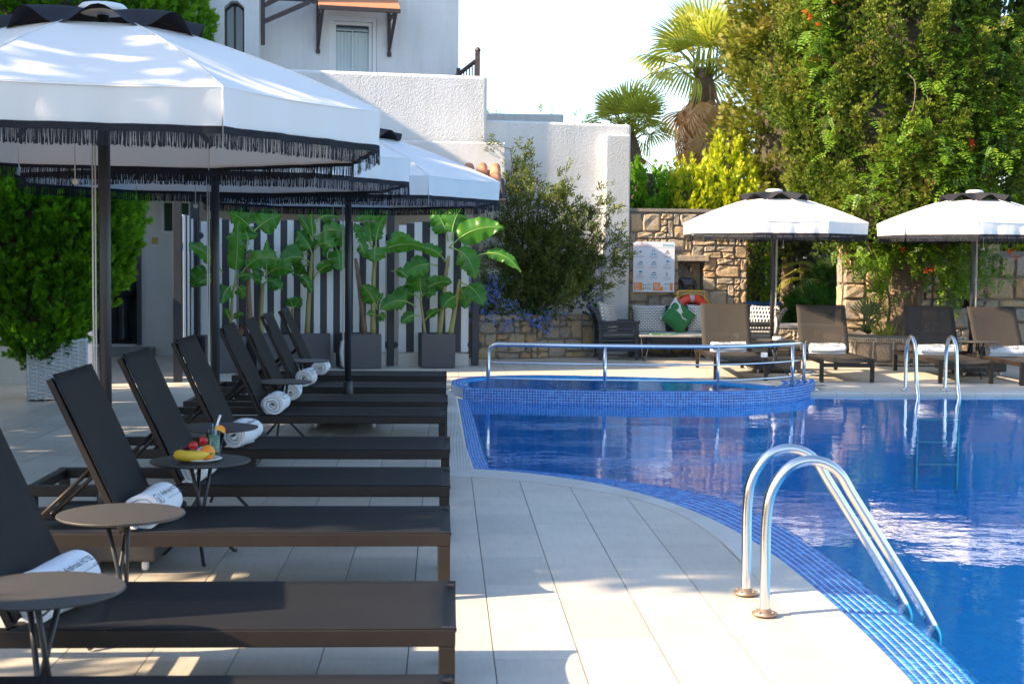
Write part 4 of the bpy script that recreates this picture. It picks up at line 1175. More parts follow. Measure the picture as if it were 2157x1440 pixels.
# washroom
wr = thing('washroom_building', 'shaded white washroom with an open doorway left of the screens', 'building', (-7.4, 21.15, 0), math.atan2(.045, 1))
b = MB(); wall_with_hole(b, (0, 0), (4.1, 0), .22, -.04, 3.2, [(2.08, 2.88, .16, 2.2), (3.26, 3.62, 1.84, 2.26)])
wall_bm(b, (1.6, 1.5), (3.4, 1.5), .1, 1.25, 2.5); wall_bm(b, (1.6, .3), (1.6, 1.5), .05, 1.25, 2.5); b.box((2.5, .9, 2.55), (1.8, 1.3, .1))
b.box((2.95, .86, 1.3), (.06, 1.28, 2.5))
b.box((2.1, -1.25, 2.62), (4.3, 2.5, .12))
b.obj('wall', MT['stucco_smooth'], wr)
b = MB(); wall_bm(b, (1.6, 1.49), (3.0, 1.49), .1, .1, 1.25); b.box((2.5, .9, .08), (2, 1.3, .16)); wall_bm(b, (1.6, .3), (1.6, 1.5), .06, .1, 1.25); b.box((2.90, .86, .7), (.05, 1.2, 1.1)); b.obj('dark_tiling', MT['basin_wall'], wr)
b = MB()
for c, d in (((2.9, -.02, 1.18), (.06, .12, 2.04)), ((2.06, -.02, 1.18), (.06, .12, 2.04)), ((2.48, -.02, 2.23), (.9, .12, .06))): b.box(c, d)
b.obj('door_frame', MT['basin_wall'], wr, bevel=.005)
b = MB(); b.box((2.48, -.2, .06), (1.3, .42, .14)); b.obj('doorstep', MT['grey_stone'], wr, bevel=.01)
b = MB(); b.box((3.44, .1, 2.05), (.36, .02, .42)); wn_ = b.obj('window', MT['glass'], wr)
b = MB()
for c, d in (((3.44, -.004, 2.275), (.44, .05, .035)), ((3.44, -.004, 1.825), (.44, .05, .035)), ((3.24, -.004, 2.05), (.035, .05, .42)), ((3.64, -.004, 2.05), (.035, .05, .42))): b.box(c, d)
b.obj('frame', MT['pvc'], wn_)
b = MB(); b.box((3.13, -.008, 1.70), (.085, .016, .10)).box((3.13, -.02, 1.70), (.02, .02, .04)); b.obj('switch_plate', MT['brass'], wr, bevel=.003)
b = MB(); b.box((3.13, -.010, 1.22), (.08, .02, .08)).lathe([(.001, 0), (.022, 0), (.022, .012), (.001, .012)], 14, (3.13, -.02, 1.22), M=Matrix.Rotation(R(90), 4, 'X')); b.obj('wall_socket', MT['white_plastic'], wr)
wb = thing('washbasin', 'pedestal washbasin toned dark for the shade of the washroom doorway', 'washbasin', (-5.0, 22.42, .16))
b = MB(); b.lathe([(.10, .66), (.2, .70), (.26, .80), (.27, .86), (.25, .87), (.2, .80), (.001, .74)], 24, sy=.8); b.obj('bowl', MT['ceramic'], wb)
b = MB(); b.lathe([(.12, 0), (.10, .05), (.08, .35), (.10, .66), (.001, .66)], 18); b.obj('pedestal', MT['ceramic'], wb)
b = MB(); b.tube([(0, .16, .86), (0, .16, .98), (0, .10, 1.01), (0, .05, .97)], .016, 8); b.obj('tap', MT['steel'], wb)
# low white wall behind the wicker planter
lw = MB(); wall_bm(lw, (-6.4, 16.25), (-4.03, 16.3), .25, -.04, 1.55)
tag(lw.obj('low_white_wall', MT['stucco_smooth'], None, bevel=.02), 'plain low white wall behind the wicker planter', 'wall')
gb = MB(); gb.box((1.2, 28.2, 3.0), (2.1, 2, 2.5)); tag(gb.obj('distant_roof_block', MT['stucco_smooth'], None, bevel=.03), 'plain pale roof block behind the long white wall', 'building')

# ------------------------------------------------------------------ striped screens
def screen(label, p0, p1, nb, posts, white_first=True, z0=.19, z1=1.9, arch=.07, scroll=True, skirt=True):
    p0v, p1v = Vector((*p0, 0)), Vector((*p1, 0)); d = p1v-p0v; L = d.length; a = math.atan2(d.y, d.x)
    t = thing('striped_screen', label, 'screen', (*p0, 0), a, 'black and white striped screens')
    w = L/nb
    for i in range(nb):
        u = (i+.5)/nb; zt = z1+arch*(1-(2*u-1)**2)
        wh = (i % 2 == 0) == white_first
        b = MB(); b.box((w*(i+.5), rnd.uniform(-.004, .004), (z0+zt)/2), (w-.004, .02 if wh else .016, zt-z0)); b.obj('board', MT['board_white' if wh else 'board_black'], t, bevel=.003)
    b = MB(); b.box((L/2, .03, z0+.35), (L, .03, .07)).box((L/2, .03, z1-.3), (L, .03, .07)); b.obj('batten', MT['post'], t)
    for x, h in posts:
        b = MB(); b.box((x, 0, h/2-.01), (.095, .095, h))
        if scroll:
            for s_ in (-1, 1):
                for zc in (z0+.10, z1-.16): b.lathe([(.001, -.012), (.045, -.012), (.045, .012), (.001, .012)], 12, (x+s_*.06, 0, zc), M=Matrix.Rotation(R(90), 4, 'X'))
        b.obj('post', MT['post'], t, bevel=.005)
    if skirt: MB().box((L/2, -.005, .085), (L, .05, .17)).obj('skirting', MT['coping'], t, bevel=.004)
    return t
screen('striped screen with white outer boards at the right, behind the large banana plant', (-.625, 19.41), (.335, 19.52), 9, [(-.105, 2.45), (1.055, 2.45)])
screen('longest striped screen, behind the middle banana planters', (-2.62, 19.07), (-.80, 19.36), 21, [(-.06, 2.45)])
screen('narrow striped screen behind the leftmost banana plant', (-3.20, 18.88), (-2.75, 18.98), 5, [(-.06, 2.45)])
screen('striped side screen seen almost edge on beside the washroom', (-3.09, 16.70), (-3.26, 18.75), 8, [(-.06, 2.45), (2.1, 2.45)], z0=.1, scroll=False, skirt=False)

# ------------------------------------------------------------------ banana plants in square planters
def planter(label, loc, rz, w=.46, h=.455):
    t = thing('square_planter', label, 'planter', loc, R(rz), 'charcoal square planters')
    b = MB(); th = .025
    for sx, sy, dx, dy in ((0, -1, w, th), (0, 1, w, th), (-1, 0, th, w-2*th), (1, 0, th, w-2*th)):
        b.box((sx*(w-th)/2, sy*(w-th)/2, h/2), (dx, dy, h))
    b.box((0, 0, .03), (w-.05, w-.05, .04)); b.obj('box', MT['pot'], t, bevel=.005)
    MB().box((0, 0, h-.06), (w-.052, w-.052, .05)).obj('soil', MT['soil'], t)
    return t
pl = {'C': ((-.10, 19.18, .01), 7, .45), 'B': ((-1.14, 19.02, .01), 14, .52), 'A': ((-1.84, 19.12, .01), 20, .52), 'E': ((-2.27, 18.72, .01), 22, .5), 'D': ((-2.84, 18.2, .01), 24, .52)}
plab = {'C': 'square charcoal planter in front of the right striped screen', 'B': 'square charcoal planter behind the pole of the third parasol', 'A': 'square charcoal planter behind the last lounger and furthest table',
        'E': 'square charcoal planter mostly hidden by the backrests of the sixth and seventh loungers', 'D': 'leftmost charcoal planter, behind the pole of the middle parasol'}
blab = {'C': 'large banana plant with one bright yellow sunlit leaf beside the blue flowers', 'B': 'banana plant with a dry brown trunk behind the third parasol pole', 'A': 'tall banana plant with a yellow trunk above the furthest small table',
        'E': 'banana plant with a rolled upright new leaf between the other bananas', 'D': 'leftmost banana plant with one broad upright leaf'}
BANANA = {
 'C': ([
   [(-0.062, 18.950, 0.454), (-0.023, 18.950, 0.821), (0.017, 18.950, 1.221), (0.056, 18.950, 1.504)],
   [(0.088, 18.950, 0.446), (0.152, 18.950, 0.873), (0.208, 18.950, 1.190)],
   [(-0.254, 18.950, 0.461), (-0.302, 18.950, 0.803), (-0.323, 18.950, 0.936)],
 ], [
   ((0.056, 18.950, 1.604), (0.781, 18.750, 1.880), 0.250),
   ((0.047, 18.950, 1.703), (-0.181, 19.030, 2.152), 0.250),
   ((0.105, 18.950, 1.704), (0.235, 18.990, 2.163), 0.284),
   ((0.081, 18.950, 1.612), (0.402, 18.670, 1.195), 0.250),
   ((0.389, 18.950, 1.491), (1.016, 18.790, 1.289), 0.125),
   ((-0.092, 18.950, 1.370), (-0.541, 18.710, 1.236), 0.217),
   ((0.032, 18.950, 1.404), (-0.444, 19.030, 1.600), 0.125),
   ((0.217, 18.950, 1.148), (0.514, 18.750, 0.848), 0.234),
   ((0.176, 18.950, 1.089), (0.279, 19.070, 0.794), 0.184),
   ((0.185, 18.950, 0.973), (-0.022, 18.790, 0.810), 0.200),
   ((-0.315, 18.950, 0.952), (-0.340, 18.910, 1.277), 0.309),
   ((-0.339, 18.950, 0.936), (-0.710, 18.990, 0.965), 0.142),
   ((-0.380, 18.950, 0.819), (-0.846, 18.710, 0.782), 0.192),
   ((-0.314, 18.950, 0.936), (0.108, 18.870, 1.148), 0.159),
   ((-0.338, 18.950, 0.702), (-0.567, 18.830, 0.589), 0.117),
   ((-0.255, 18.950, 0.636), (-0.052, 18.870, 0.782), 0.092),
   ((-0.303, 18.950, 0.952), (-0.122, 18.790, 0.974), 0.117),
 ]),
 'B': ([
   [(-1.048, 18.750, 0.466), (-1.132, 18.750, 1.165), (-1.174, 18.750, 1.460)],
   [(-0.942, 18.750, 0.458), (-0.936, 18.750, 1.183), (-0.916, 18.750, 1.446)],
 ], [
   ((-0.905, 18.750, 1.593), (-0.743, 18.750, 2.094), 0.102),
   ((-0.896, 18.750, 1.511), (-0.239, 18.590, 1.594), 0.149),
   ((-0.921, 18.750, 1.618), (-0.912, 18.510, 1.405), 0.272),
   ((-0.962, 18.750, 1.609), (-1.205, 18.830, 1.903), 0.182),
   ((-0.970, 18.750, 1.601), (-1.010, 18.870, 1.956), 0.248),
   ((-0.751, 18.750, 2.053), (-1.160, 18.630, 1.955), 0.165),
   ((-0.699, 18.750, 1.291), (-0.480, 18.550, 1.202), 0.102),
   ((-0.885, 18.750, 0.788), (-1.074, 18.590, 1.110), 0.190),
   ((-0.902, 18.750, 0.706), (-1.015, 18.630, 0.718), 0.074),
   ((-0.893, 18.750, 0.706), (-0.786, 18.630, 0.646), 0.099),
   ((-0.902, 18.750, 0.788), (-0.802, 18.710, 1.012), 0.050),
   ((-0.782, 18.750, 1.660), (-0.425, 18.910, 1.715), 0.116),
   ((-1.142, 18.750, 1.689), (-1.051, 18.590, 1.468), 0.132),
 ]),
 'A': ([
   [(-1.822, 18.900, 0.429), (-1.790, 18.900, 1.075), (-1.749, 18.900, 1.504)],
   [(-2.012, 18.900, 0.643), (-2.020, 18.900, 0.792)],
 ], [
   ((-1.749, 18.900, 1.504), (-1.963, 18.980, 1.817), 0.225),
   ((-1.744, 18.900, 1.669), (-1.787, 18.900, 2.105), 0.075),
   ((-1.724, 18.900, 1.571), (-1.467, 18.660, 1.587), 0.250),
   ((-1.757, 18.900, 1.686), (-1.959, 19.020, 2.041), 0.117),
   ((-1.708, 18.900, 1.736), (-1.253, 18.740, 1.737), 0.191),
   ((-1.461, 18.900, 1.622), (-1.369, 18.660, 1.286), 0.208),
   ((-1.740, 18.900, 1.174), (-1.342, 18.740, 1.352), 0.133),
   ((-1.806, 18.900, 1.504), (-2.157, 18.740, 1.435), 0.200),
   ((-1.773, 18.900, 1.389), (-2.172, 18.660, 1.369), 0.133),
   ((-1.954, 18.900, 1.239), (-1.743, 18.660, 0.998), 0.108),
   ((-1.806, 18.900, 1.372), (-1.971, 19.060, 1.137), 0.200),
   ((-1.708, 18.900, 1.933), (-1.419, 18.980, 1.988), 0.183),
   ((-1.560, 18.900, 1.803), (-1.258, 18.820, 1.541), 0.150),
   ((-2.012, 18.900, 0.775), (-2.052, 18.820, 0.926), 0.133),
   ((-2.003, 18.900, 0.775), (-1.892, 18.860, 0.926), 0.117),
 ]),
 'E': ([
   [(-2.381, 18.450, 0.424), (-2.373, 18.450, 0.820), (-2.353, 18.450, 1.110)],
 ], [
   ((-2.356, 18.450, 1.110), (-2.089, 18.210, 1.045), 0.171),
   ((-2.324, 18.450, 1.207), (-1.938, 18.210, 1.285), 0.179),
   ((-2.311, 18.450, 1.175), (-2.296, 18.450, 1.703), 0.084),
   ((-2.356, 18.450, 1.239), (-2.141, 18.530, 1.434), 0.179),
   ((-2.364, 18.450, 1.175), (-2.500, 18.570, 1.302), 0.114),
   ((-2.356, 18.450, 1.094), (-2.463, 18.290, 1.176), 0.130),
   ((-2.324, 18.450, 1.449), (-2.199, 18.610, 1.515), 0.114),
 ]),
 'D': ([
   [(-2.695, 17.950, 0.582), (-2.666, 17.950, 0.990), (-2.635, 17.950, 1.147)],
   [(-2.446, 17.950, 0.647), (-2.471, 17.950, 1.164), (-2.455, 17.950, 1.524)],
 ], [
   ((-2.642, 17.950, 1.132), (-2.590, 17.870, 1.898), 0.177),
   ((-2.572, 17.950, 1.226), (-2.051, 17.750, 1.426), 0.174),
   ((-2.650, 17.950, 1.100), (-2.767, 17.750, 0.870), 0.166),
   ((-2.790, 17.950, 1.256), (-3.205, 17.750, 1.624), 0.150),
   ((-2.914, 17.950, 1.239), (-3.184, 18.030, 1.071), 0.206),
   ((-2.627, 17.950, 1.100), (-2.553, 18.030, 0.927), 0.126),
   ((-2.852, 17.950, 1.114), (-3.058, 17.750, 1.131), 0.095),
   ((-2.416, 17.950, 1.790), (-2.730, 18.030, 2.024), 0.221),
   ((-2.408, 17.950, 1.775), (-2.068, 18.030, 1.991), 0.237),
   ((-2.463, 17.950, 1.618), (-2.557, 18.070, 1.886), 0.206),
   ((-2.494, 17.950, 1.586), (-2.762, 18.030, 1.710), 0.174),
   ((-2.635, 17.950, 1.179), (-2.406, 17.870, 1.213), 0.142),
   ((-2.682, 17.950, 0.661), (-2.510, 17.830, 0.745), 0.071),
   ((-2.698, 17.950, 0.645), (-2.763, 17.870, 0.820), 0.071),
   ((-2.479, 17.950, 1.430), (-2.360, 18.110, 1.463), 0.126),
 ]),
}
def banana_leaf(base, tip, width, rg):
    B, T = Vector(base), Vector(tip); ax = T-B; L = ax.length
    up = ax.z/L
    sag = L*(.10 if up > .5 else .20)*rg.uniform(.7, 1.2)
    per = Vector((0, 0, 1))-ax.normalized()*up
    if per.length < .15: per = Vector((rg.uniform(-1, 1), -.6, 0)); sag *= .3
    per.normalize()
    pet = min(.16, L*.22)
    view = Vector((.05, -1, .25)).normalized()
    n, w = 26, 10
    fold = rg.uniform(.15, .5); roll = rg.uniform(-.35, .35); p1, p2 = rg.uniform(0, 6), rg.uniform(0, 6)
    rip = sorted(rg.uniform(.3, .95) for _ in range(rg.randint(1, 4)))
    b = MB(); rib = []
    def mid(t): return B+ax*t+per*sag*4*t*(1-t)*.9
    for sgn in (-1, 1):
        def f(u, v):
            t = pet/L+(1-pet/L)*u
            c = mid(t); tg = (mid(min(t+.02, 1.02))-mid(t-.02)).normalized()
            sd = tg.cross(view).normalized(); nm = sd.cross(tg).normalized()
            sd = (sd*math.cos(roll)+nm*math.sin(roll)); nm = sd.cross(tg).normalized()
            pr = (math.sin(min(1, u*1.02)**.62*math.pi)**.55) if 0 < u < 1 else 0
            hw = width*.5*pr
            wav = .10*width*math.sin(u*17+p1+sgn)*v*v+.05*width*math.sin(u*37+p2)*v*v
            e = sd*(sgn*hw*v*math.cos(fold*v))+nm*(-hw*v*math.sin(fold*v)*.9+wav)
            for r_ in rip:
                if abs(u-r_) < .02: e *= (1-.22*v)
            return c+e
        b.grid(f, n, w//2, flip=(sgn > 0))
    pts = [mid(i/14) for i in range(15)]
    m_ = MB(); m_.tube(pts, [max(.003, .011*(1-i/15)) for i in range(15)], 6)
    return b, m_
for key, (stems, lvs) in BANANA.items():
    loc, rz, w = pl[key]
    planter(plab[key], loc, rz, w)
    rg = random.Random(ord(key))
    t = thing('banana_plant', blab[key], 'banana plant', (loc[0], loc[1], .40), 0, 'banana plants in planters')
    off = Vector((0, loc[1]-stems[0][0][1], 0))*.55 - Vector((loc[0], loc[1], .40))
    for i, s_ in enumerate(stems):
        pts = catmull([Vector(p)+off for p in s_], 6); k = len(pts)
        pts[0] = Vector((max(-w*.38, min(w*.38, pts[0].x)), max(-w*.3, min(w*.3, pts[0].y)), .0))
        r0_ = .038 if len(s_) > 2 and (Vector(s_[0])-Vector(s_[-1])).length > .6 else .02
        rr = [r0_*(1-.45*j/k)*(1+.05*math.sin(j*2.1)) for j in range(k)]
        st = MB().tube(pts, rr, 12).obj('stem', MT['brown_stem' if (key in 'B' and i == 0) or (key == 'D' and i == 1) else 'banana_stem'], t)
        so = MB()
        for q in range(3):
            j = rg.randint(1, k-2); a = rg.uniform(0, 6.28)
            so.tube([pts[j]+Vector((math.cos(a), math.sin(a), 0))*rr[j]*.8, pts[j+1]+Vector((math.cos(a), math.sin(a), 0))*rr[j]*1.15], [.006, .004], 5)
        so.obj('sheath_scrap', MT['brown_stem'], st)
    for (bp, tp, wd) in lvs:
        b, m_ = banana_leaf(Vector(bp)+off, Vector(tp)+off, wd*1.45, rg)
        lf = b.obj('leaf', MT['banana'], t)
        m_.obj('midrib', MT['midrib'], lf)

# ------------------------------------------------------------------ stone walls, stone by stone
def stone_block(w, h, dep, rg):
    b = MB(); n = 4; cr_ = rg.uniform(.10, .2)*min(w, h); ph = [rg.uniform(0, 6.3) for _ in range(5)]
    tilt = rg.uniform(-.012, .012)
    def f(u, v):
        x, y = (u-.5)*2, (v-.5)*2
        ex = max(abs(x), abs(y))
        rnd_ = (1-.10*(x*x*y*y))
        px, pz = x*w/2*rnd_, y*h/2*rnd_
        px += .012*math.sin(y*2.3+ph[0])*(abs(x) > .99)+.006*math.sin(5*y+ph[1]); pz += .010*math.sin(x*2.1+ph[2])*(abs(y) > .99)
        d = dep*(1 if ex < .99 else .05)+(.010*math.sin(3.1*x+ph[3])*math.cos(2.7*y+ph[4])+tilt*x if ex < .99 else 0)
        return (px, -d, pz)
    K = [0, .10, .5, .90, 1]; g_ = lambda u, v: f(K[int(round(u*4))], K[int(round(v*4))])
    b.grid(g_, n, n, smooth=False)
    return b
def ashlar(parent, W_, H, rg, cell=.095, holes=(), gap=.011, dep=.028, z0=0., x0=0., ymax=99, wmax=4, hmax=3, surface=None):
    nx, nz = int(round(W_/cell)), int(round(H/cell)); cx, cz = W_/nx, H/nz
    used = [[False]*nz for _ in range(nx)]
    for i in range(nx):
        for j in range(nz):
            x, z = (i+.5)*cx+x0, (j+.5)*cz+z0
            if any(a < x < b_ and c < z < d for a, b_, c, d in holes): used[i][j] = True
    k = 0
    for j in range(nz):
        for i in range(nx):
            if used[i][j]: continue
            for _ in range(8):
                w = rg.choice([1, 2, 2, 3, 3, 4][:wmax+2]); h = rg.choice([1, 1, 2, 2, 3][:hmax+2])
                if i+w <= nx and j+h <= nz and all(not used[a][c] for a in range(i, i+w) for c in range(j, j+h)): break
            else: w = h = 1
            for a in range(i, i+w):
                for c in range(j, j+h): used[a][c] = True
            b = stone_block(w*cx-gap, h*cz-gap, dep*rg.uniform(.7, 1.25), rg)
            xc, zc = (i+w/2)*cx+x0, (j+h/2)*cz+z0
            if surface: loc, rz = surface(xc, zc)
            else: loc, rz = (xc, 0, zc), 0
            o = b.obj('stone', MT['stone'], parent, loc); o.rotation_euler = (0, 0, rz); k += 1
    return k
rg = random.Random(5)
pw = thing('stone_planter', 'low tan stone planter wall below the shrub with blue flowers', 'planter', (.50, 20.80, 0), math.atan2(.66, 1.75))
b = MB(); b.box((.94, .16, .31), (1.90, .30, .66)).box((.95, .5, .27), (1.86, .5, .58)).box((.015, .5, .31), (.03, .8, .64)); b.obj('mortar_core', MT['mortar'], pw)
ashlar(pw, 1.88, .66, rg)
MB().box((.94, .52, .58), (1.84, .42, .06)).obj('soil', MT['soil'], pw)

sw = thing('stone_wall', 'grey and ochre stone wall with a fountain niche and the safety sign', 'wall', (2.90, 22.30, 0), R(2))
b = MB(); wall_with_hole(b, (0, .012), (1.88, .012), .35, -.04, 2.25, [(.79, 1.20, 1.00, 1.46)])
b.box((1.0, .31, 1.25), (.5, .04, .6)); b.box((.94, .17, 2.265), (1.90, .40, .05)); b.obj('mortar_core', MT['mortar'], sw)
ashlar(sw, 1.88, 2.22, rg, holes=[(.78, 1.21, .92, 1.56)], cell=.1)
MB().box((.99, -.012, 1.515), (.56, .09, .10)).obj('lintel', MT['stone'], sw, bevel=.012)
MB().box((1.0, .10, .965), (.46, .26, .09)).obj('niche_sill', MT['stone'], sw, bevel=.012)
b = MB()
rg2 = random.Random(8)
for k, (x, w) in enumerate(((.86, .13), (1.00, .13), (1.13, .12))):
    MB().box((x, .285, 1.23), (w, .02, .44)).obj('back_slab', MT['stone'], sw)
b = MB(); b.tube([(1.0, .27, 1.34), (1.0, .17, 1.36), (1.0, .10, 1.38), (1.0, .06, 1.36), (1.0, .055, 1.27)], .022, 10); b.tube([(.87, .2, 1.45), (.90, .18, 1.44), (.96, .2, 1.40)], .016, 8); b.obj('spout', MT['rust'], sw)

st = thing('animal_statue', 'small dark bronze animal statue with raised trunk in the fountain niche', 'statue', (3.86, 22.36, 1.012))
sv = [(0, 0, .135), (.075, 0, .13), (-.08, 0, .140), (-.135, 0, .165), (-.178, 0, .160), (-.222, 0, .140), (-.252, 0, .168),
      (.095, .035, .075), (.098, .037, .012), (.095, -.035, .075), (.10, -.037, .012), (-.075, .035, .075), (-.07, .037, .012), (-.075, -.035, .075), (-.072, -.037, .012), (.118, 0, .12), (.135, 0, .06), (-.14, .045, .15), (-.14, -.045, .15)]
se = [(0, 1), (0, 2), (2, 3), (3, 4), (4, 5), (5, 6), (1, 7), (7, 8), (1, 9), (9, 10), (2, 11), (11, 12), (2, 13), (13, 14), (1, 15), (15, 16), (3, 17), (3, 18)]
sr = [.066, .058, .06, .048, .028, .020, .016, .03, .022, .03, .022, .028, .022, .028, .022, .012, .007, .016, .016]
me = bpy.data.meshes.new('body'); me.from_pydata(sv, se, []); me.materials.append(MT['bronze'])
so = bpy.data.objects.new('body', me); COL.objects.link(so); so.parent = st
md = so.modifiers.new('skin', 'SKIN'); md.use_smooth_shade = True
for v_, r_ in zip(me.skin_vertices[0].data, sr): v_.radius = (r_, r_)
me.skin_vertices[0].data[0].use_root = True
so.modifiers.new('sub', 'SUBSURF').levels = 1
MB().box((-.03, 0, .006), (.34, .12, .012)).obj('plinth', MT['bronze'], st)

# safety sign
sg = thing('safety_sign', 'white pool safety sign with nine icons and orange panels at its foot', 'sign', (2.96, 22.235, .98), R(2))
b = MB(); b.add([(0, 0, 0), (.655, 0, 0), (.655, 0, .79), (.045, 0, .79), (0, 0, .765), (0, .02, 0), (.655, .02, 0), (.655, .02, .79), (.045, .02, .79), (0, .02, .765)], [(0, 1, 2, 3, 4), (9, 8, 7, 6, 5), (0, 5, 6, 1), (1, 6, 7, 2), (2, 7, 8, 3), (3, 8, 9, 4), (4, 9, 5, 0)]); b.obj('board', MT['paper'], sg)
def flat(name, mt, polys, yy=-.002):
    b = MB()
    for p in polys: b.add([(x, yy, z) for x, z in p], [tuple(range(len(p)))])
    return b.obj(name, mt, sg)
rc = lambda x, z, w, h: [(x, z), (x+w, z), (x+w, z+h), (x, z+h)]
def disc(x, z, r_, n=14, a0=0, a1=6.2832): return [(x+math.cos(a0+(a1-a0)*k/(n-1 if a1 < 6.28 else n))*r_, z+math.sin(a0+(a1-a0)*k/(n-1 if a1 < 6.28 else n))*r_) for k in range(n)]
flat('orange_panel', MT['sign_orange'], [rc(.012, .022, .135, .125), rc(.315, .022, .165, .062), rc(.315, .085, .115, .062), rc(.585, .022, .045, .125)])
def swim(x, z, s_): return [[(x-.045*s_, z-.02*s_), (x+.05*s_, z-.02*s_), (x+.05*s_, z-.008*s_), (x+.02*s_, z-.002*s_), (x, z-.010*s_), (x-.025*s_, z-.002*s_), (x-.045*s_, z-.010*s_)]]
def man(x, z, s_): return [[(x-.03*s_, z-.004*s_), (x+.012*s_, z+.022*s_), (x+.02*s_, z+.014*s_), (x, z-.002*s_)], disc(x+.028*s_, z+.012*s_, .011*s_, 10)]
ic = [(.105+.215*c, .62-.165*r_) for r_ in range(3) for c in range(3)]
blue = []; dark = []; grey = []
for k, (x, z) in enumerate(ic):
    if k in (1,): blue += swim(x, z-.012, 1); dark += [rc(x-.02, z+.01, .008, .03), rc(x+.012, z+.01, .008, .03)]
    elif k == 0: dark += [[(x-.018, z), (x+.022, z), (x+.022, z+.010), (x+.002, z+.026), (x-.018, z+.010)]]; grey += [rc(x-.045, z-.02, .003, .06)]
    elif k == 2: dark += [[(x-.04, z-.022), (x-.034, z-.022), (x+.002, z+.034), (x-.001, z+.040)], [(x+.04, z-.022), (x+.034, z-.022), (x-.004, z+.034), (x-.001, z+.040)], rc(x-.038, z-.024, .076, .004), [(x-.012, z-.014), (x+.014, z+.004), (x+.004, z+.014), (x-.008, z+.002)]]
    elif k in (3, 4, 7): blue += swim(x, z-.01, 1); dark += man(x-.004, z+.002, 1)
    elif k in (5, 6): blue += [disc(x+.01, z+.01, .034, 12, .1, 3.0)]; dark += [[(x+.006, z+.01), (x+.010, z+.01), (x-.006, z-.03), (x-.011, z-.03)], rc(x-.04, z-.032, .08, .005)]
    else: dark += [[(x-.022, z+.026), (x-.016, z+.030), (x+.012, z-.004), (x+.006, z-.010)]]; grey += [disc(x-.0, z-.018, .02, 10)]
    for q in range(rnd.choice((2, 2, 3))): 
        w = .14-.03*q*rnd.random(); grey.append(rc(x-w/2, z-.062-.017*q, w, .007))
for (x, z) in ((.16, .10), (.19, .10), (.16, .055), (.19, .055), (.16, .035), (.50, .12)): dark.append(rc(x, z, .014, .016))
flat('blue_icons', MT['sign_blue'], blue, -.0025); flat('dark_icons', MT['sign_dark'], dark, -.003); flat('small_print', MT['sign_grey'], grey+[rc(.012, .695, .63, .003)], -.002)
b = MB(); text_geo('Diversey', .052, b, lambda x, y: (.462+x*.92, -.003, .722+y)); b.obj('blue_lettering', MT['sign_blue'], sg)
sq = []
for k in range(9):
    x = .035+k*.021; h = (.016, .024, .014, .020, .046, .018, .026, .015, .022)[k]
    sq += [rc(x, .712, .006, h), rc(x, .712+h-.005, .018, .005)]
flat('orange_logo', MT['sign_orange'], sq+[disc(.125, .772, .010)], -.003)
wb_ = []
for x0, z0_, n_, w_ in ((.028, .118, 3, .07), (.028, .055, 3, .075), (.345, .064, 2, .09), (.33, .118, 3, .08)):
    for q in range(n_): wb_.append(rc(x0, z0_-q*.017, w_*(1-.2*(q % 2)), .007))
flat('panel_print', MT['paper'], wb_, -.0032)
hs_ = []
for x0, z0_, n_ in ((.215, .10, 4), (.215, .04, 4), (.52, .105, 4), (.50, .04, 3)):
    for q in range(n_):
        x = x0+q*.021; hs_ += [[(x, z0_), (x+.006, z0_), (x+.016, z0_+.034), (x+.010, z0_+.034)], rc(x+.004, z0_+.030, .014, .005)]
flat('handwritten_marks', MT['sign_blue'], hs_, -.0032)
for x, z in ((.32, .745), (.018, .12), (.02, .775), (.64, .775)): 
    o = MB().lathe([(.001, 0), (.006, 0), (.004, .004), (.001, .005)], 8, M=Matrix.Rotation(R(90), 4, 'X')).obj('screw', MT['steel'], sg, (x, -.001, z if x != .02 else .60))

# lifebuoy
lbz = thing('lifebuoy', 'orange red lifebuoy with a silver band hanging on the stone wall', 'lifebuoy', (3.88, 22.18, .66), R(2))
pts = [(math.cos(a)*.225, 0, math.sin(a)*.225) for a in [k*2*math.pi/40 for k in range(40)]]
MB().tube(pts, .075, 14, closed=True, flat=.8).obj('ring', MT['buoy'], lbz)
for a in (90, 270):
    c = [(math.cos(R(a+d))*.225, 0, math.sin(R(a+d))*.225) for d in (-8, -4, 0, 4, 8)]
    MB().tube(c, .0765, 14, caps=False, flat=.8).obj('silver_band', MT['tape'], lbz)
b = MB()
for k in range(4):
    a0 = k*90+45; b.tube([(math.cos(R(a0-45+90*u))*(.30+.02*math.sin(u*3.14)), -.01, math.sin(R(a0-45+90*u))*(.30+.02*math.sin(u*3.14))) for u in [i/12 for i in range(13)]], .007, 6)
b.obj('grab_rope', MT['rope_yellow'], lbz)
b = MB(); b.tube([(-.215, .02, .15), (-.20, .02, .345), (.20, .02, .345), (.225, .02, .13)], .010, 6); b.tube([(-.24, .03, .12), (-.22, .03, .34)], .008, 6); b.obj('hanging_rope', MT['rope_yellow'], lbz)

# right hand stone wall
rw = thing('stone_wall', 'long sunlit stone wall behind the cypress trunk at the right', 'wall', (6.16, 21.75, 0), R(-3))
b = MB(); wall_with_hole(b, (0, .012), (4.2, .012), .4, -.04, 2.05, [(1.60, 1.98, .78, 1.30), (2.42, 3.05, 1.66, 2.05)])
b.box((1.8, .34, 1.05), (.5, .04, .7)); b.obj('mortar_core', MT['mortar'], rw)
ashlar(rw, 3.9, 2.05, rg, cell=.115, holes=[(1.60, 1.98, .75, 1.32), (2.40, 3.07, 1.64, 2.1)], dep=.05)
MB().box((1.79, -.02, .74), (.52, .12, .08)).obj('niche_sill', MT['stone'], rw, bevel=.01)
for z in (.15, .55, .95, 1.3, 1.7):
    o = stone_block(.36, .34, .02, rg).obj('stone', MT['stone'], rw, (-.012, .2, z)); o.rotation_euler = (0, 0, R(-90))
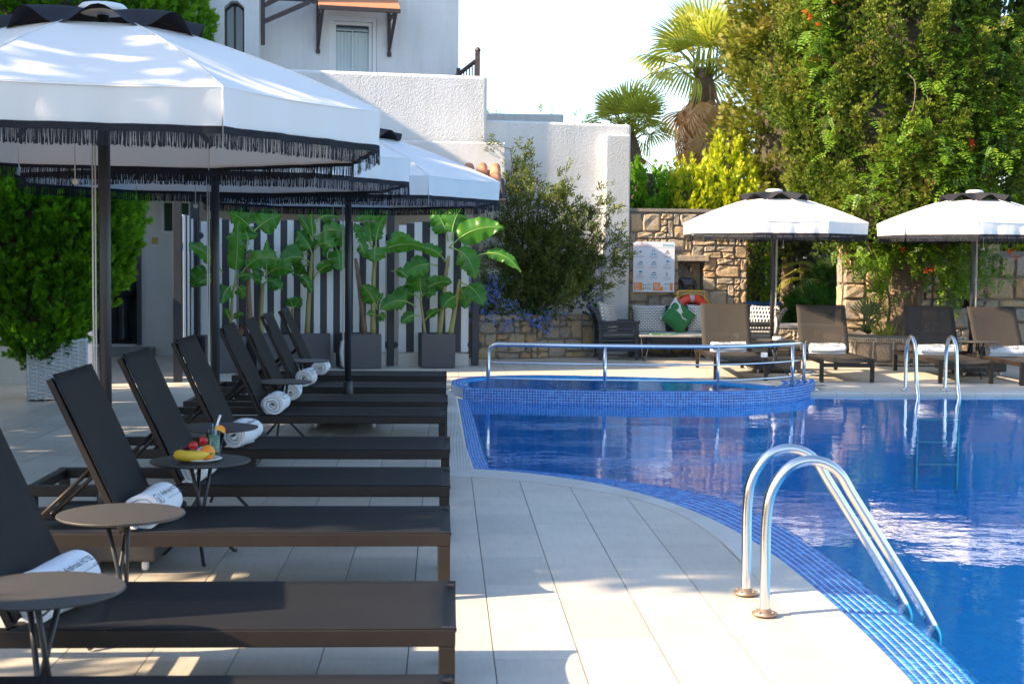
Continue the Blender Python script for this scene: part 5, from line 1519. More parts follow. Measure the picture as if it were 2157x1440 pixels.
# steps with pebble borders in the opening
ps = thing('pebbled_steps', 'low stone steps edged with cream pebbles between the two stone walls', 'steps', (4.80, 21.75, 0))
b = MB(); b.box((.68, .5, .2), (1.34, .9, .47)); b.box((.62, -.35, .08), (1.3, .5, .22)); b.obj('mortar_core', MT['mortar'], ps)
MB().box((.68, .52, .465), (1.36, 1.0, .05)).obj('top_slab', MT['grey_stone'], ps, bevel=.01)
MB().box((.62, -.36, .205), (1.3, .54, .04)).obj('tread_slab', MT['grey_stone'], ps, bevel=.01)
b = MB()
def pebble(x, y, z, s_=.018): b.sphere((x, y, z), s_*rnd.uniform(.75, 1.2), 7, 5)
for k in range(44): pebble(.02+k*.030, .045, .41+rnd.uniform(-.006, .006)); pebble(.02+k*.030, .045, .255+rnd.uniform(-.006, .006)); pebble(.0+k*.030, -.605, .155); pebble(k*.03, -.605, .03)
for x in (.3, .62, .95, 1.2):
    for k in range(5): pebble(x+rnd.uniform(-.006, .006), .045, .28+k*.028)
stuff(b.obj('pebbles', MT['pebble'], ps))
for x in (.14, .46, .78, 1.07): stone_block(.26, .12, .02, rg).obj('stone', MT['stone'], ps, (x, .048, .335))

# ------------------------------------------------------------------ slatted armchairs, sofa, cushions
def armchair(label, x, y, face):
    t = thing('slatted_armchair', label, 'armchair', (x, y, .01), 0 if face > 0 else math.pi, 'dark slatted garden armchairs')
    DW = MT['post']; W_ = .68   # local: back at x=0, front at x=.6, width along y 0..W (mirrored for the other)
    for y_ in (.025, W_-.025):
        pts = [(.03, y_, 0), (.03, y_, .42), (.015, y_, .56), (-.03, y_, .68), (-.085, y_, .755), (-.12, y_, .77)]
        b = MB()
        for a, c in zip(pts, pts[1:]): b.bar(a, c, .05, .055, up=(0, 1, 0))
        b.obj('back_leg', DW, t, bevel=.006)
        MB().box((.565, y_, .27), (.06, .05, .54)).obj('front_leg', DW, t, bevel=.006)
        MB().box((.31, y_, .555), (.60, .075, .035)).obj('arm', DW, t, bevel=.008)
        for k in range(6):
            MB().box((.30, y_, .515-k*.058), (.50, .022, .040)).obj('slat', DW, t, bevel=.003)
        MB().box((.30, y_, .155), (.50, .03, .06)).obj('seat_rail', DW, t, bevel=.004)
    for k in range(5): MB().box((.075+k*.105, W_/2, .30), (.085, W_-.06, .022)).obj('seat_slat', DW, t, bevel=.003)
    for k in range(6):
        z = .40+k*.066; xx = .03-max(0, (z-.5))**1.3*.35
        MB().box((xx, W_/2, z), (.022, W_-.06, .046)).obj('back_slat', DW, t, bevel=.003)
    MB().box((.31, W_/2, .345), (.50, W_-.09, .06)).obj('seat_pad', MT['cushion_pale'], t, bevel=.02)
    return t
armchair('dark slatted armchair beside the stone planter, facing right', 2.26, 20.72, 1)
armchair('dark slatted armchair half hidden behind the second far parasol pole, facing left', 4.93, 21.40, -1)
sf = thing('slatted_sofa', 'dark slatted sofa with a pale seat pad under the safety sign', 'sofa', (2.92, 21.35, .01))
SW = 1.46
for x in (.03, SW-.03):
    for y in (.03, .60): MB().box((x, y, .36 if y > .3 else .16), (.06, .06, .72 if y > .3 else .32)).obj('leg', MT['post'], sf, bevel=.005)
MB().box((SW/2, .03, .245), (SW-.12, .04, .11)).obj('front_rail', MT['post'], sf, bevel=.005)
for k in range(6): MB().box((SW/2, .09+k*.095, .29), (SW-.06, .08, .022)).obj('seat_slat', MT['post'], sf, bevel=.003)
for k in range(9): MB().box((.11+k*.155, .61, .52), (.075, .022, .38)).obj('back_slat', MT['post'], sf, bevel=.003)
MB().box((SW/2, .61, .735), (SW, .05, .06)).obj('top_rail', MT['post'], sf, bevel=.006)
MB().box((SW/2, .31, .335), (SW-.13, .52, .065)).obj('seat_pad', MT['cushion_pale'], sf, bevel=.02)
def cushion(name, label, mt, w, h, th, M, group='scatter cushions on the garden seats'):
    b = MB(); n = 12
    for sgn in (-1, 1):
        def f(u, v):
            x, z = (u-.5)*2, (v-.5)*2
            px = x*(1-.07*(1-z*z)*abs(x)**3)*w/2; pz = z*(1-.07*(1-x*x)*abs(z)**3)*h/2
            return (px, sgn*th/2*max(0, (1-x**4)*(1-z**4))**.6+.006*math.sin(x*5+z*3), pz)
        b.grid(f, n, n, flip=(sgn > 0))
    o = b.obj(name, mt, None); o.matrix_world = M; tag(o, label, 'cushion', group); return o
def CM(x, y, z, rx, ry, rz): return Matrix.Translation((x, y, z)) @ Euler((R(rx), R(ry), R(rz)), 'XYZ').to_matrix().to_4x4()
cushion('patterned_cushion', 'black and white lozenge cushion at the left end of the sofa', MT['cushion_lozenge'], .52, .46, .16, CM(3.14, 21.66, .575, -14, 0, 0))
cushion('patterned_cushion', 'black and white cushion between the leaf cushion and the lounger', MT['cushion_lozenge'], .50, .46, .16, CM(3.98, 21.70, .575, -12, 2, 3))
cushion('leaf_cushion', 'green and white leaf print cushion set on its corner', MT['cushion_leaf'], .44, .44, .17, CM(3.56, 21.52, .62, -16, 40, 4))
cushion('patterned_cushion', 'black and white cushion leaning on the left armchair beside the planter', MT['cushion_lozenge'], .50, .50, .17, CM(2.43, 21.06, .62, 0, 0, 62) @ Matrix.Rotation(R(-14), 4, 'X'))
cushion('honeycomb_cushion', 'black and white honeycomb cushion on the right armchair', MT['cushion_honeycomb'], .48, .46, .16, CM(4.76, 21.05, .60, 0, 0, -38) @ Matrix.Rotation(R(-18), 4, 'X'))
ct = thing('coffee_table', 'low coffee table on black hairpin legs in front of the sofa', 'coffee table', (3.32, 20.75, .01))
MB().box((0, 0, .365), (.95, .50, .028)).obj('table_top', MT['grey_stone'], ct, bevel=.005)
for sx in (-.38, .36):
    for sy in (-.18, .18):
        s_ = -.07 if sx < 0 else .07
        MB().tube([(sx-.07, sy, .35), (sx-.02+s_*.4, sy-.02, .02), (sx+s_*.4, sy-.02, .006), (sx+.02+s_*.4, sy-.02, .02), (sx+.07, sy, .35)], .0075, 8).obj('hairpin_leg', MT['black_metal'], ct)
b = MB(); b.box((0, 0, .006), (.40, .26, .012)); tag(b.obj('magazine', MT['cushion_leaf'], None, (3.20, 20.70, .3905), R(8), bevel=.002), 'green and white printed magazine lying on the hairpin table', 'magazine')

# wrought iron pedestal bowl at the right
io = thing('iron_pedestal', 'dark wrought iron pedestal with a wide top by the stone wall', 'pedestal', (7.66, 19.75, .01))
b = MB(); b.lathe([(.001, .70), (.24, .72), (.25, .74), (.24, .745), (.05, .70), (.001, .70)], 24); b.lathe([(.10, .58), (.16, .68), (.22, .72)], 16); b.obj('bowl', MT['bronze'], io)
b = MB(); b.lathe([(.03, .1), (.028, .18), (.05, .2), (.028, .22), (.022, .36), (.05, .38), (.024, .40), (.022, .50), (.06, .53), (.03, .56), (.06, .60), (.1, .66)], 14); b.obj('stem', MT['bronze'], io)
for k in range(3):
    a = k*2.094+.3; c, s_ = math.cos(a), math.sin(a)
    MB().tube([(c*.02, s_*.02, .24), (c*.10, s_*.10, .16), (c*.17, s_*.17, .03), (c*.21, s_*.21, .012)], .014, 8).obj('foot', MT['bronze'], io)

# ------------------------------------------------------------------ pebbled tree ring
tr = thing('pebbled_tree_ring', 'round stone planter edged with white pebbles at the cypress foot', 'planter', (6.62, 20.72, 0))
RR = .98
b = MB(); b.lathe([(RR-.02, -.04), (RR-.02, .40), (RR-.06, .43), (RR-.22, .43), (RR-.24, .36), (.001, .37)], 48); b.obj('mortar_core', MT['mortar'], tr)
rg = random.Random(17)
for k in range(22):
    a = 2*math.pi*k/22
    o = stone_block(.20, .24, .018, rg).obj('stone', MT['stone'], tr, (math.cos(a)*(RR-.018), math.sin(a)*(RR-.018), .19)); o.rotation_euler = (0, 0, a+math.pi/2)
b = MB()
for k in range(200):
    a = 2*math.pi*k/200
    for z in (.385, .352, .035): b.sphere((math.cos(a)*RR, math.sin(a)*RR, z+rnd.uniform(-.005, .005)), rnd.uniform(.012, .018), 6, 4)
for k in range(22):
    a = 2*math.pi*(k+.5)/22
    for j in range(9): b.sphere((math.cos(a+rnd.uniform(-.006, .006))*RR, math.sin(a)*RR, .06+j*.033), rnd.uniform(.011, .017), 6, 4)
stuff(b.obj('pebbles', MT['pebble'], tr))
MB().lathe([(.001, .39), (RR-.24, .375)], 24, smooth=False).obj('soil', MT['soil'], tr)
# ------------------------------------------------------------------ vegetation
def plume_tree(t, name, prof, mt, n_boughs, per, blen, brad, size, tm, lean=(.55, .75), lump=.16, seed=1, taper=.75, inward=.05, part='crown', spread=.35):
    P, N = envelope(prof, n_boughs, lump, seed=seed)
    rg_ = np.random.default_rng(seed+50)
    A = unit(N*lean[0]+np.array([0, 0, lean[1]])+rg_.normal(size=N.shape)*.22)
    L = blen*rg_.uniform(.6, 1.35, len(P))
    P = P-A*(L*.55)[:, None]-N*inward
    p, d, tt_ = plumes(P, A, L, brad*rg_.uniform(.7, 1.3, len(P)), per, taper, spread)
    return leaves(part, mt, t, p, d, size*nrng.uniform(.7, 1.3, len(p)), tm, tip=tt_)

def limbs(t, name, mt, segs):
    b = MB()
    for pts, r_a, r_b in segs:
        k = len(pts); b.tube(pts, [r_a+(r_b-r_a)*i/(k-1) for i in range(k)], 9)
    return b.obj(name, mt, t)

# big cypress
cy = thing('cypress_tree', 'huge cypress with a thick bare trunk rising from the pebbled ring', 'tree', (6.72, 20.72, 0))
cyp = [(1.72, .7), (1.95, 1.15), (2.3, 1.45), (3.0, 1.58), (4.2, 1.66), (5.6, 1.62), (6.8, 1.35), (7.8, .8), (8.5, .15)]
plume_tree(cy, 'crown', cyp, MT['cypress'], 1000, 118, .78, .175, .060, T_TUFT, (.42, .95), .2, 3, .7, .0)
core('inner_twigs', cyp, MT['twig'], cy, .8)
b = MB(); n_ = 26
def trunk(u, v):
    a = v*2*math.pi; z = .3+u*2.2
    fl = 1+.22*max(0, (.9-z))**1.5+.07*math.sin(5*a+z*.6)+.05*math.sin(9*a-z*1.1)+.03*math.sin(17*a)
    r_ = (.29-.03*u)*fl
    return (math.cos(a)*r_+.10*math.sin(z*.9)-.02, math.sin(a)*r_, z)
b.grid(trunk, 10, 48); b.obj('trunk', MT['bark'], cy)
sg_ = []
for k in range(9):
    a = k*.7+rnd.uniform(-.2, .2); z = rnd.uniform(1.55, 2.4); r_ = rnd.uniform(.9, 1.3)
    sg_.append((catmull([Vector((math.cos(a)*.2, math.sin(a)*.2, z-.3)), Vector((math.cos(a)*.5, math.sin(a)*.5, z)), Vector((math.cos(a)*r_, math.sin(a)*r_, z+.5))], 5), .05, .012))
limbs(cy, 'limb', MT['bark'], sg_)
# dry bare twigs showing at the surface
sg_ = []
P, N = envelope(cyp, 26, .1, seed=77)
for p, n_ in zip(P, N):
    if n_[1] > .3: continue
    p = Vector(p)+Vector(n_)*.06; q = Vector((rnd.uniform(-.3, .3), -.05, rnd.uniform(-.3, .3)))
    limbs(cy, 'bare_twig', MT['mortar'], [(catmull([p, p+q*.4+Vector((.05, -.05, .05)), p+q+Vector((0, -.08, 0)), p+q*1.5], 4), .009, .004)])

# trumpet vine climbing it
vi = thing('trumpet_vine', 'bright green trumpet vine with red orange flowers climbing the cypress', 'climbing plant', (6.72, 20.72, 0))
def vine_patch(c, s_, n, out=(-.15, -1, .1)):
    P = np.array(c)+nrng.normal(size=(n, 3))*np.array(s_)*.5
    D = np.array(out)*.6+nrng.normal(size=(n, 3))*.55+np.array([0, -.2, -.25]); return P, D
pats = []
def cyr(z): return float(np.interp(z, [p[0] for p in cyp], [p[1] for p in cyp]))
for (px, z, sx, sz, n) in ((.35, 4.35, .75, .55, 330), (.75, 3.6, .5, .8, 330), (-.35, 3.1, .6, .35, 190), (-.75, 2.55, .5, .35, 150), (.45, 2.35, .5, .5, 200), (.15, 2.9, .35, .3, 90),
                           (-1.45, 5.3, .3, .9, 260), (-1.5, 4.3, .25, .8, 170), (-1.35, 3.4, .2, .4, 60), (1.35, 4.5, .3, 1.2, 230), (1.45, 3.2, .25, .8, 150), (-.55, 5.6, .5, .4, 120)):
    r_ = cyr(z)+.06; yy = -math.sqrt(max(.02, r_*r_-min(px*px, r_*r_*.97)))
    P, D = vine_patch((px, yy, z), (sx, .22, sz), int(n*.72), (px*.35, yy*.8, .1)); pats.append((P, D))
for (px, y, z, sx, sz, n) in ((-.55, -.62, 1.62, .5, .22, 90), (-.50, -.5, 1.2, .22, .45, 45), (-.40, -.45, .85, .14, .3, 22), (.42, -.62, 1.55, .5, .3, 120), (.62, -.5, 1.2, .3, .4, 90), (-.05, -.6, 1.68, .4, .16, 60), (1.0, -.35, 1.6, .25, .25, 45), (1.2, -.35, 1.35, .12, .3, 25)):
    pats.append(vine_patch((px, y, z), (sx, .3, sz), n, (0, -.8, -.2)))
P = np.concatenate([p for p, d in pats]); D = np.concatenate([d for p, d in pats])
leaves('foliage', MT['vine'], vi, P, D, .205*nrng.uniform(.7, 1.3, len(P)), T_PINN, upv=np.tile([0, -.4, 1.], (len(P), 1)))
sg_ = [(catmull([Vector((-.3, -.34, .45)), Vector((-.26, -.36, .9)), Vector((-.45, -.5, 1.35)), Vector((-.8, -.8, 1.9)), Vector((-1.2, -.9, 3)), Vector((-1.4, -.8, 4.4))], 6), .024, .008),
       (catmull([Vector((.22, -.33, .45)), Vector((.16, -.36, .95)), Vector((.24, -.42, 1.3)), Vector((.5, -.9, 2.0)), Vector((.8, -1.3, 3.0)), Vector((.5, -1.5, 4.3))], 6), .028, .008),
       (catmull([Vector((-.75, -.6, 1.25)), Vector((-.3, -.62, 1.0)), Vector((.1, -.55, 1.15)), Vector((.4, -.5, 1.4))], 6), .012, .008),
       (catmull([Vector((-1.42, -.75, 4.6)), Vector((-1.5, -.75, 4.1)), Vector((-1.5, -.7, 3.5)), Vector((-1.6, -.6, 3.1))], 6), .009, .005),
       (catmull([Vector((-.5, -1.52, 4.05)), Vector((-.38, -1.6, 3.9)), Vector((-.4, -1.6, 3.55)), Vector((-.5, -1.58, 3.4))], 6), .012, .006)]
limbs(vi, 'stem', MT['bark'], sg_)
flm, ff = None, None
fv, ffc = T_FLOWER
V = np.array(fv)*.075; flm = np_mesh('flower', V, np.array(ffc), MT['vine_flower'])
tubeb = MB().tube([(-.07, 0, 0), (0, 0, 0), (.02, 0, 0)], [.008, .016, .02], 7, caps=False)
fi = nrng.choice(len(P), 300, replace=False); cnt = 0
spots = [(-1.62, -.75, 4.9), (-1.58, -.8, 4.75), (-1.5, -.8, 5.25), (-1.42, -.85, 5.45), (-1.55, -.75, 4.3), (-1.3, -1.0, 5.1), (-1.66, -.6, 3.75), (-1.6, -.65, 3.4), (-1.36, -.9, 3.55), (-1.55, -.7, 3.3), (-1.7, -.6, 5.0),
         (.85, -1.45, 3.75), (.8, -1.46, 3.6), (.45, -1.58, 3.05), (.42, -1.6, 3.1), (1.45, -.95, 3.05), (1.5, -.9, 2.75), (1.05, -1.3, 3.5), (1.3, -1.1, 3.85), (.1, -.78, 1.35), (-.2, -.75, 1.6), (1.35, -.5, 1.62), (1.5, -.4, 1.6), (-.6, -1.5, 5.2)]
for (x, y, z) in spots:
    for q in range(2):
        place(flm, 'flower', vi, (x+rnd.uniform(-.05, .05), y-.10+rnd.uniform(-.05, .05), z+rnd.uniform(-.05, .05)), (rnd.uniform(-.6, .6), rnd.uniform(-.5, .5), R(-95)+rnd.uniform(-.7, .7)), (1, 1, 1))

# feathery conifer behind it on the left
co = thing('feathery_conifer', 'tall feathery conifer with brown tinged sprays left of the cypress', 'tree', (6.1, 25.2, .4))
cop = [(1.2, .55), (1.8, .9), (2.6, 1.05), (3.6, .98), (4.6, .85), (5.6, .72), (6.6, .5), (7.4, .1)]
plume_tree(co, 'crown', cop, MT['conifer'], 560, 44, .8, .15, .12, T_SPRAY, (.9, .35), .22, 9, .6, .05)
core('inner_twigs', cop, MT['twig'], co, .6)
limbs(co, 'trunk', MT['bark'], [([Vector((0, 0, -.4)), Vector((.03, 0, 1)), Vector((0, .05, 3)), Vector((0, 0, 7))], .14, .03)])

# fan palms
def fan_mesh(name, mt, rad, droop, nseg=26, spread=2.4):
    b = MB()
    for k in range(nseg):
        a = (k/(nseg-1)-.5)*2*spread*.5*2*.62; L = rad*(1-.18*abs(k/(nseg-1)-.5)*2)
        d = Vector((math.cos(a), math.sin(a), 0)); n = Vector((-d.y, d.x, 0)); w = rad*.021
        pts = []
        for i in range(6):
            u = i/5; r_ = L*u
            pts.append(d*r_*(1-.12*droop*u*u)+Vector((0, 0, -droop*L*.55*max(0, u-.35)**1.7+.02*(k % 2))))
        for i in range(5):
            w0 = w*(.35+1.5*min(i/5, .55))*(1 if i < 4 else .8); w1 = w*(.35+1.5*min((i+1)/5, .55))*(.9 if i < 4 else .15)
            b.add([pts[i]-n*w0, pts[i]+n*w0, pts[i+1]+n*w1, pts[i+1]-n*w1], [(0, 1, 2, 3)])
    b.tube([(-.75*rad, 0, -.16*rad), (-.3*rad, 0, .02), (0, 0, 0)], [.022, .016, .012], 6)
    return b.mesh(name, mt)
def fan_palm(label, loc, top, k_green, k_dead, rad, seed, stalk=True):
    rg_ = random.Random(seed)
    t = thing('fan_palm', label, 'palm tree', loc)
    b = MB()
    b.lathe([(.26, -.1), (.22, .4), (.20, top*.5), (.24, top-.2), (.12, top+.15), (.001, top+.2)], 16); b.obj('trunk', MT['bark'], t)
    gm_ = [fan_mesh('frond', MT['palm'], rad, dr) for dr in (.6, 1.3, 2.2)]; dm = [fan_mesh('dead_frond', MT['palm_dead'], rad*.85, dr, 20, 1.5) for dr in (1.0, 1.8)]
    for k in range(k_green):
        el = R(82-82*(k/k_green)+rg_.uniform(-8, 8)); az = k*2.4+rg_.uniform(-.3, .3); pl_ = rad*(.75+.25*rg_.random())
        d = Vector((math.cos(az)*math.cos(el), math.sin(az)*math.cos(el), math.sin(el)))
        o = place(gm_[0 if el > .7 else (1 if el > 0 else 2)], 'frond', t, Vector((0, 0, top))+d*pl_*.95)
        z = Vector((0, 0, 1)); y = z.cross(d)
        if y.length < .05: y = Vector((0, 1, 0))
        y.normalize(); zz = d.cross(y)
        o.rotation_euler = (Matrix((d, y, zz)).transposed() @ Matrix.Rotation(rg_.uniform(-.5, .5), 3, 'X')).to_euler()
    for k in range(k_dead):
        az = k*2.4+rg_.uniform(-.4, .4); el = R(-50-35*rg_.random()); z0 = top-.15-(k/k_dead)**1.1*min(1.9, top*.55)
        d = Vector((math.cos(az)*math.cos(el), math.sin(az)*math.cos(el), math.sin(el)))
        o = place(dm[k % 2], 'dead_frond', t, Vector((math.cos(az)*.22, math.sin(az)*.22, z0))+d*rad*.35)
        y = Vector((0, 0, 1)).cross(d).normalized(); zz = d.cross(y)
        o.rotation_euler = (Matrix((d, y, zz)).transposed() @ Matrix.Rotation(rg_.uniform(-.7, .7), 3, 'X')).to_euler()
    if stalk: MB().tube([(.25, 0, top), (.28, 0, top+.9), (.27, 0, top+1.75)], [.02, .014, .006], 6).obj('flower_stalk', MT['bark'], t)
    return t
fan_palm('taller fan palm with a brown skirt of dead fronds', (5.25, 29.0, 0), 5.25, 34, 80, .95, 4)
fan_palm('shorter fan palm just above the end of the white wall', (3.45, 27.0, 0), 3.80, 26, 44, .66, 12, False)

# raised bed and golden thujas behind the stone wall
b = MB(); b.box((3.85, 23.0, .95), (1.86, .72, 2.0)); struct(b.obj('raised_bed', MT['garden_soil']))
b = MB(); b.box((7.8, 25.6, .19), (6.0, 6.0, .5)); struct(b.obj('garden_terrace', MT['garden_soil']))
def thuja(label, loc, prof, n, seed, mt='thuja_gold', per=46, bl=.62, br=.075, size=.075, lean=(.35, 1.0), group='golden thuja bushes above the stone wall'):
    t = thing('thuja_bush', label, 'conifer bush', loc, group=group)
    plume_tree(t, 'foliage', prof, MT[mt], n, per, bl, br, size, T_SPRAY, lean, .18, seed, .8, .04, part='foliage', spread=.15)
    core('inner_twigs', prof, MT['twig'], t, .55, 10)
    MB().tube([(0, 0, -.1), (0, 0, prof[-1][0]*.6)], [.05, .02], 8).obj('stem', MT['bark'], t)
    return t
tp = [(.02, .35), (.25, .50), (.55, .50), (.85, .36), (1.1, .12)]
thuja('darker green thuja bush against the end of the white wall', (3.25, 23.05, 1.93), [(.02, .4), (.25, .52), (.6, .46), (.95, .2)], 150, 31, 'thuja')
thuja('golden thuja bush in the middle of the row above the stone wall', (3.95, 22.98, 1.93), [(.02, .38), (.25, .5), (.6, .46), (.95, .2)], 150, 32)
thuja('tallest golden thuja spire, left of the sunlit parasol top', (4.55, 23.02, 1.93), [(.02, .4), (.3, .55), (.7, .48), (1.1, .25), (1.5, .05)], 190, 33)
thuja('golden thuja bush at the right edge beyond the last parasol', (9.35, 23.2, .4), [(.02, .5), (.8, .8), (1.6, .7), (2.1, .35), (2.4, .05)], 190, 34, group='thuja bushes at the edges of the picture')

# big clipped thuja in a white wicker planter
wk = thing('wicker_planter', 'square white woven wicker planter under the round green thuja', 'planter', (-3.92, 14.62, .01), R(14))
w_, h_ = .56, .60
b = MB()
for sd in range(4):
    Mr = Matrix.Rotation(sd*math.pi/2, 4, 'Z')
    for k in range(30):
        z = .02+k*.0195
        pts = []
        for i in range(29):
            x = -w_/2+w_*i/28; pts.append(Mr @ Vector((x, -w_/2-.010*math.sin((i/4+k)*math.pi), z+rnd.uniform(-.002, .002))))
        b.tube(pts, .0085, 5, caps=False)
    for i in range(8):
        b.tube([Mr @ Vector((-w_/2+w_*i/7, -w_/2+.002, 0)), Mr @ Vector((-w_/2+w_*i/7, -w_/2+.002, h_))], .010, 6)
b.obj('weave', MT['wicker'], wk)
b = MB(); b.box((0, 0, .3), (w_-.03, w_-.03, .58)); b.obj('liner', MT['white_plastic'], wk)
b = MB()
for sd in range(4):
    Mr = Matrix.Rotation(sd*math.pi/2, 4, 'Z'); pts = [Mr @ Vector((-w_/2+w_*i/28, -w_/2-.006*math.sin(i*2.2), h_+.008*math.cos(i*2.2))) for i in range(29)]
    b.tube(pts, .016, 7)
b.obj('rim', MT['wicker'], wk)
tb = thing('thuja_bush', 'large round green thuja overhanging the white wicker planter', 'conifer bush', (-4.02, 14.45, .0), group='thuja bushes at the edges of the picture')
tbp = [(.42, .20), (.6, .34), (.85, .48), (1.16, .66), (1.6, .84), (1.95, .95), (2.2, .84), (2.45, .4)]
plume_tree(tb, 'foliage', tbp, MT['thuja'], 980, 60, .36, .060, .070, T_SPRAY, (.65, .85), .12, 41, .8, .02, part='foliage', spread=.16)
core('inner_twigs', tbp, MT['twig'], tb, .74)
MB().tube([(0, .1, .5), (0, 0, 1.6)], [.06, .03], 8).obj('stem', MT['bark'], tb)
# tall conifer behind the first parasol
tc_ = thing('tall_thuja_tree', 'tall bright green thuja tree above the first parasol at the top left', 'tree', (-6.0, 23.1, 0))
tcp = [(3.5, 1.0), (4.2, 1.75), (5.0, 2.05), (5.9, 1.9), (6.7, 1.2), (7.3, .2)]
plume_tree(tc_, 'crown', tcp, MT['thuja'], 720, 56, .75, .11, .12, T_SPRAY, (.6, .85), .16, 43, .8, .02, spread=.18)
core('inner_twigs', tcp, MT['twig'], tc_, .72)
limbs(tc_, 'trunk', MT['bark'], [([Vector((-.3, .6, 0)), Vector((-.2, .4, 1.8)), Vector((0, 0, 3)), Vector((0, 0, 5.5))], .15, .04)])

# flowering shrub in the stone planter
sh = thing('narrow_leaf_shrub', 'spreading narrow leaved shrub fanning out against the white wall', 'shrub', (1.30, 21.32, .55))
rg_ = random.Random(3); tips = []; sg_ = []
targets = [(-.55, 1.35), (-.42, 2.0), (-.33, 2.55), (-.18, 2.2), (-.05, 1.75), (.1, 2.0), (.25, 1.85), (.4, 2.0), (.58, 1.5), (.75, 1.75), (.95, 1.75), (1.1, 1.45), (1.28, 1.0), (1.12, .9), (.9, 1.1), (1.0, .55), (.7, .7), (.35, .8), (.1, .7), (-.3, .8), (-.62, .75), (-.15, 1.25), (.35, 1.35), (-.6, .4), (.6, .35), (1.15, 1.2), (.15, 1.5), (-.4, 1.6)]
for (x, z) in targets:
    y = rg_.uniform(-.45, .12)-.05
    p0 = Vector((rg_.uniform(-.12, .12), rg_.uniform(-.05, .05), 0)); p3 = Vector((x, y, z)); p1 = p0.lerp(p3, .4)+Vector((-.08*x, 0, .06)); p2 = p0.lerp(p3, .75)+Vector((0, 0, .05))
    c_ = catmull([p0, p1, p2, p3], 6); sg_.append((c_, .018, .005))
    for q in range(9):
        u = rg_.uniform(.35, 1.0); base = c_[min(len(c_)-1, int(u*len(c_)))]
        cl_ = lambda a: max(-.22, min(.22, a)); off_ = Vector((cl_(rg_.gauss(0, .15)), cl_(rg_.gauss(0, .14)), cl_(rg_.gauss(.05, .14))))
        sg_.append(([base, base+off_*.5+Vector((0, 0, .02)), base+off_], .005, .002)); tips.append((base+off_, (off_.normalized()+Vector((x*.3, -.1, .6)))))
limbs(sh, 'branch', MT['twig'], sg_)
P = []; D = []
for p, d in tips:
    for q in range(13):
        P.append((p.x+rg_.gauss(0, .075), p.y+rg_.gauss(0, .06), p.z+rg_.gauss(-.01, .085))); dd = d+Vector((rg_.gauss(0, .5), rg_.gauss(0, .5), rg_.gauss(0, .45))); D.append(tuple(dd))
leaves('foliage', MT['shrub'], sh, P, D, .125*nrng.uniform(.7, 1.3, len(P)), T_NARROW)
pb = thing('plumbago', 'blue flowering plumbago spilling over the stone planter edge', 'flowering plant', (.5, 20.95, .6))
P = []; D = []; FP_ = []; FD = []
for (x, y, z, s_, n, nf) in ((.12, .2, .35, .22, 120, 34), (.05, .15, .12, .24, 150, 40), (.35, .12, .08, .22, 120, 30), (.25, .2, .55, .14, 40, 14), (.7, .2, .02, .15, 90, 14), (.9, .2, .12, .2, 70, 8), (1.05, .3, -.02, .12, 40, 12), (.85, .15, -.10, .10, 30, 12), (1.3, .45, .05, .2, 60, 6), (1.62, .5, .25, .16, 50, 12), (1.75, .55, .5, .12, 40, 8), (1.72, .6, .02, .12, 30, 8), (.12, .05, -.02, .14, 40, 16), (.45, -.02, -.10, .08, 14, 6), (1.02, .2, -.2, .05, 6, 4)):
    for k in range(n): P.append((x+rnd.gauss(0, s_*.6), y+rnd.gauss(0, .12), z+rnd.gauss(0, s_*.5))); D.append((rnd.gauss(0, 1), rnd.gauss(-.4, 1), rnd.gauss(.2, 1)))
    for k in range(nf):
        c = Vector((x+rnd.gauss(0, s_*.6), y-.12+rnd.gauss(0, .08), z+rnd.gauss(.02, s_*.5)))
        for q in range(7): FP_.append((c.x+rnd.gauss(0, .022), c.y+rnd.gauss(0, .022), c.z+rnd.gauss(0, .022))); FD.append((rnd.gauss(0, .5), -1, rnd.gauss(.3, .5)))
leaves('foliage', MT['plumbago'], pb, P, D, .075*nrng.uniform(.7, 1.3, len(P)), T_LEAF)
leaves('blossom', MT['blue_flower'], pb, FP_, FD, .024*nrng.uniform(.8, 1.2, len(FP_)), T_FLOWER)

# small plants in the tree ring
fp = thing('dwarf_fan_palm', 'small grey green fan palm beside the cypress trunk', 'palm plant', (6.12, 20.25, .38))
fm = fan_mesh('frond', MT['sago'], .30, .15, 18, 1.6)
for k, (az, el) in enumerate(((150, 50), (200, 20), (260, 60), (300, 40), (350, 65), (230, 75), (170, -5), (280, 15), (100, 60))):
    a, e = R(az), R(el); d = Vector((math.cos(a)*math.cos(e), math.sin(a)*math.cos(e), math.sin(e)))
    o = place(fm, 'frond', fp, d*.22+Vector((0, 0, .12))); y = Vector((0, 0, 1)).cross(d).normalized(); o.rotation_euler = Matrix((d, y, d.cross(y))).transposed().to_euler()
tu = thing('grass_tuft', 'small green spiky tuft at the foot of the dwarf palm', 'plant', (6.30, 20.12, .38))
n_ = 160; P = nrng.normal(size=(n_, 3))*np.array([.07, .07, .01]); D = nrng.normal(size=(n_, 3))*np.array([.5, .5, .2])+np.array([0, 0, 1])
leaves('blade', MT['palm'], tu, P, D, .24*nrng.uniform(.6, 1.2, n_), tmpl([diamond(0, 0, 0, 1, 0, 1, .03)]))

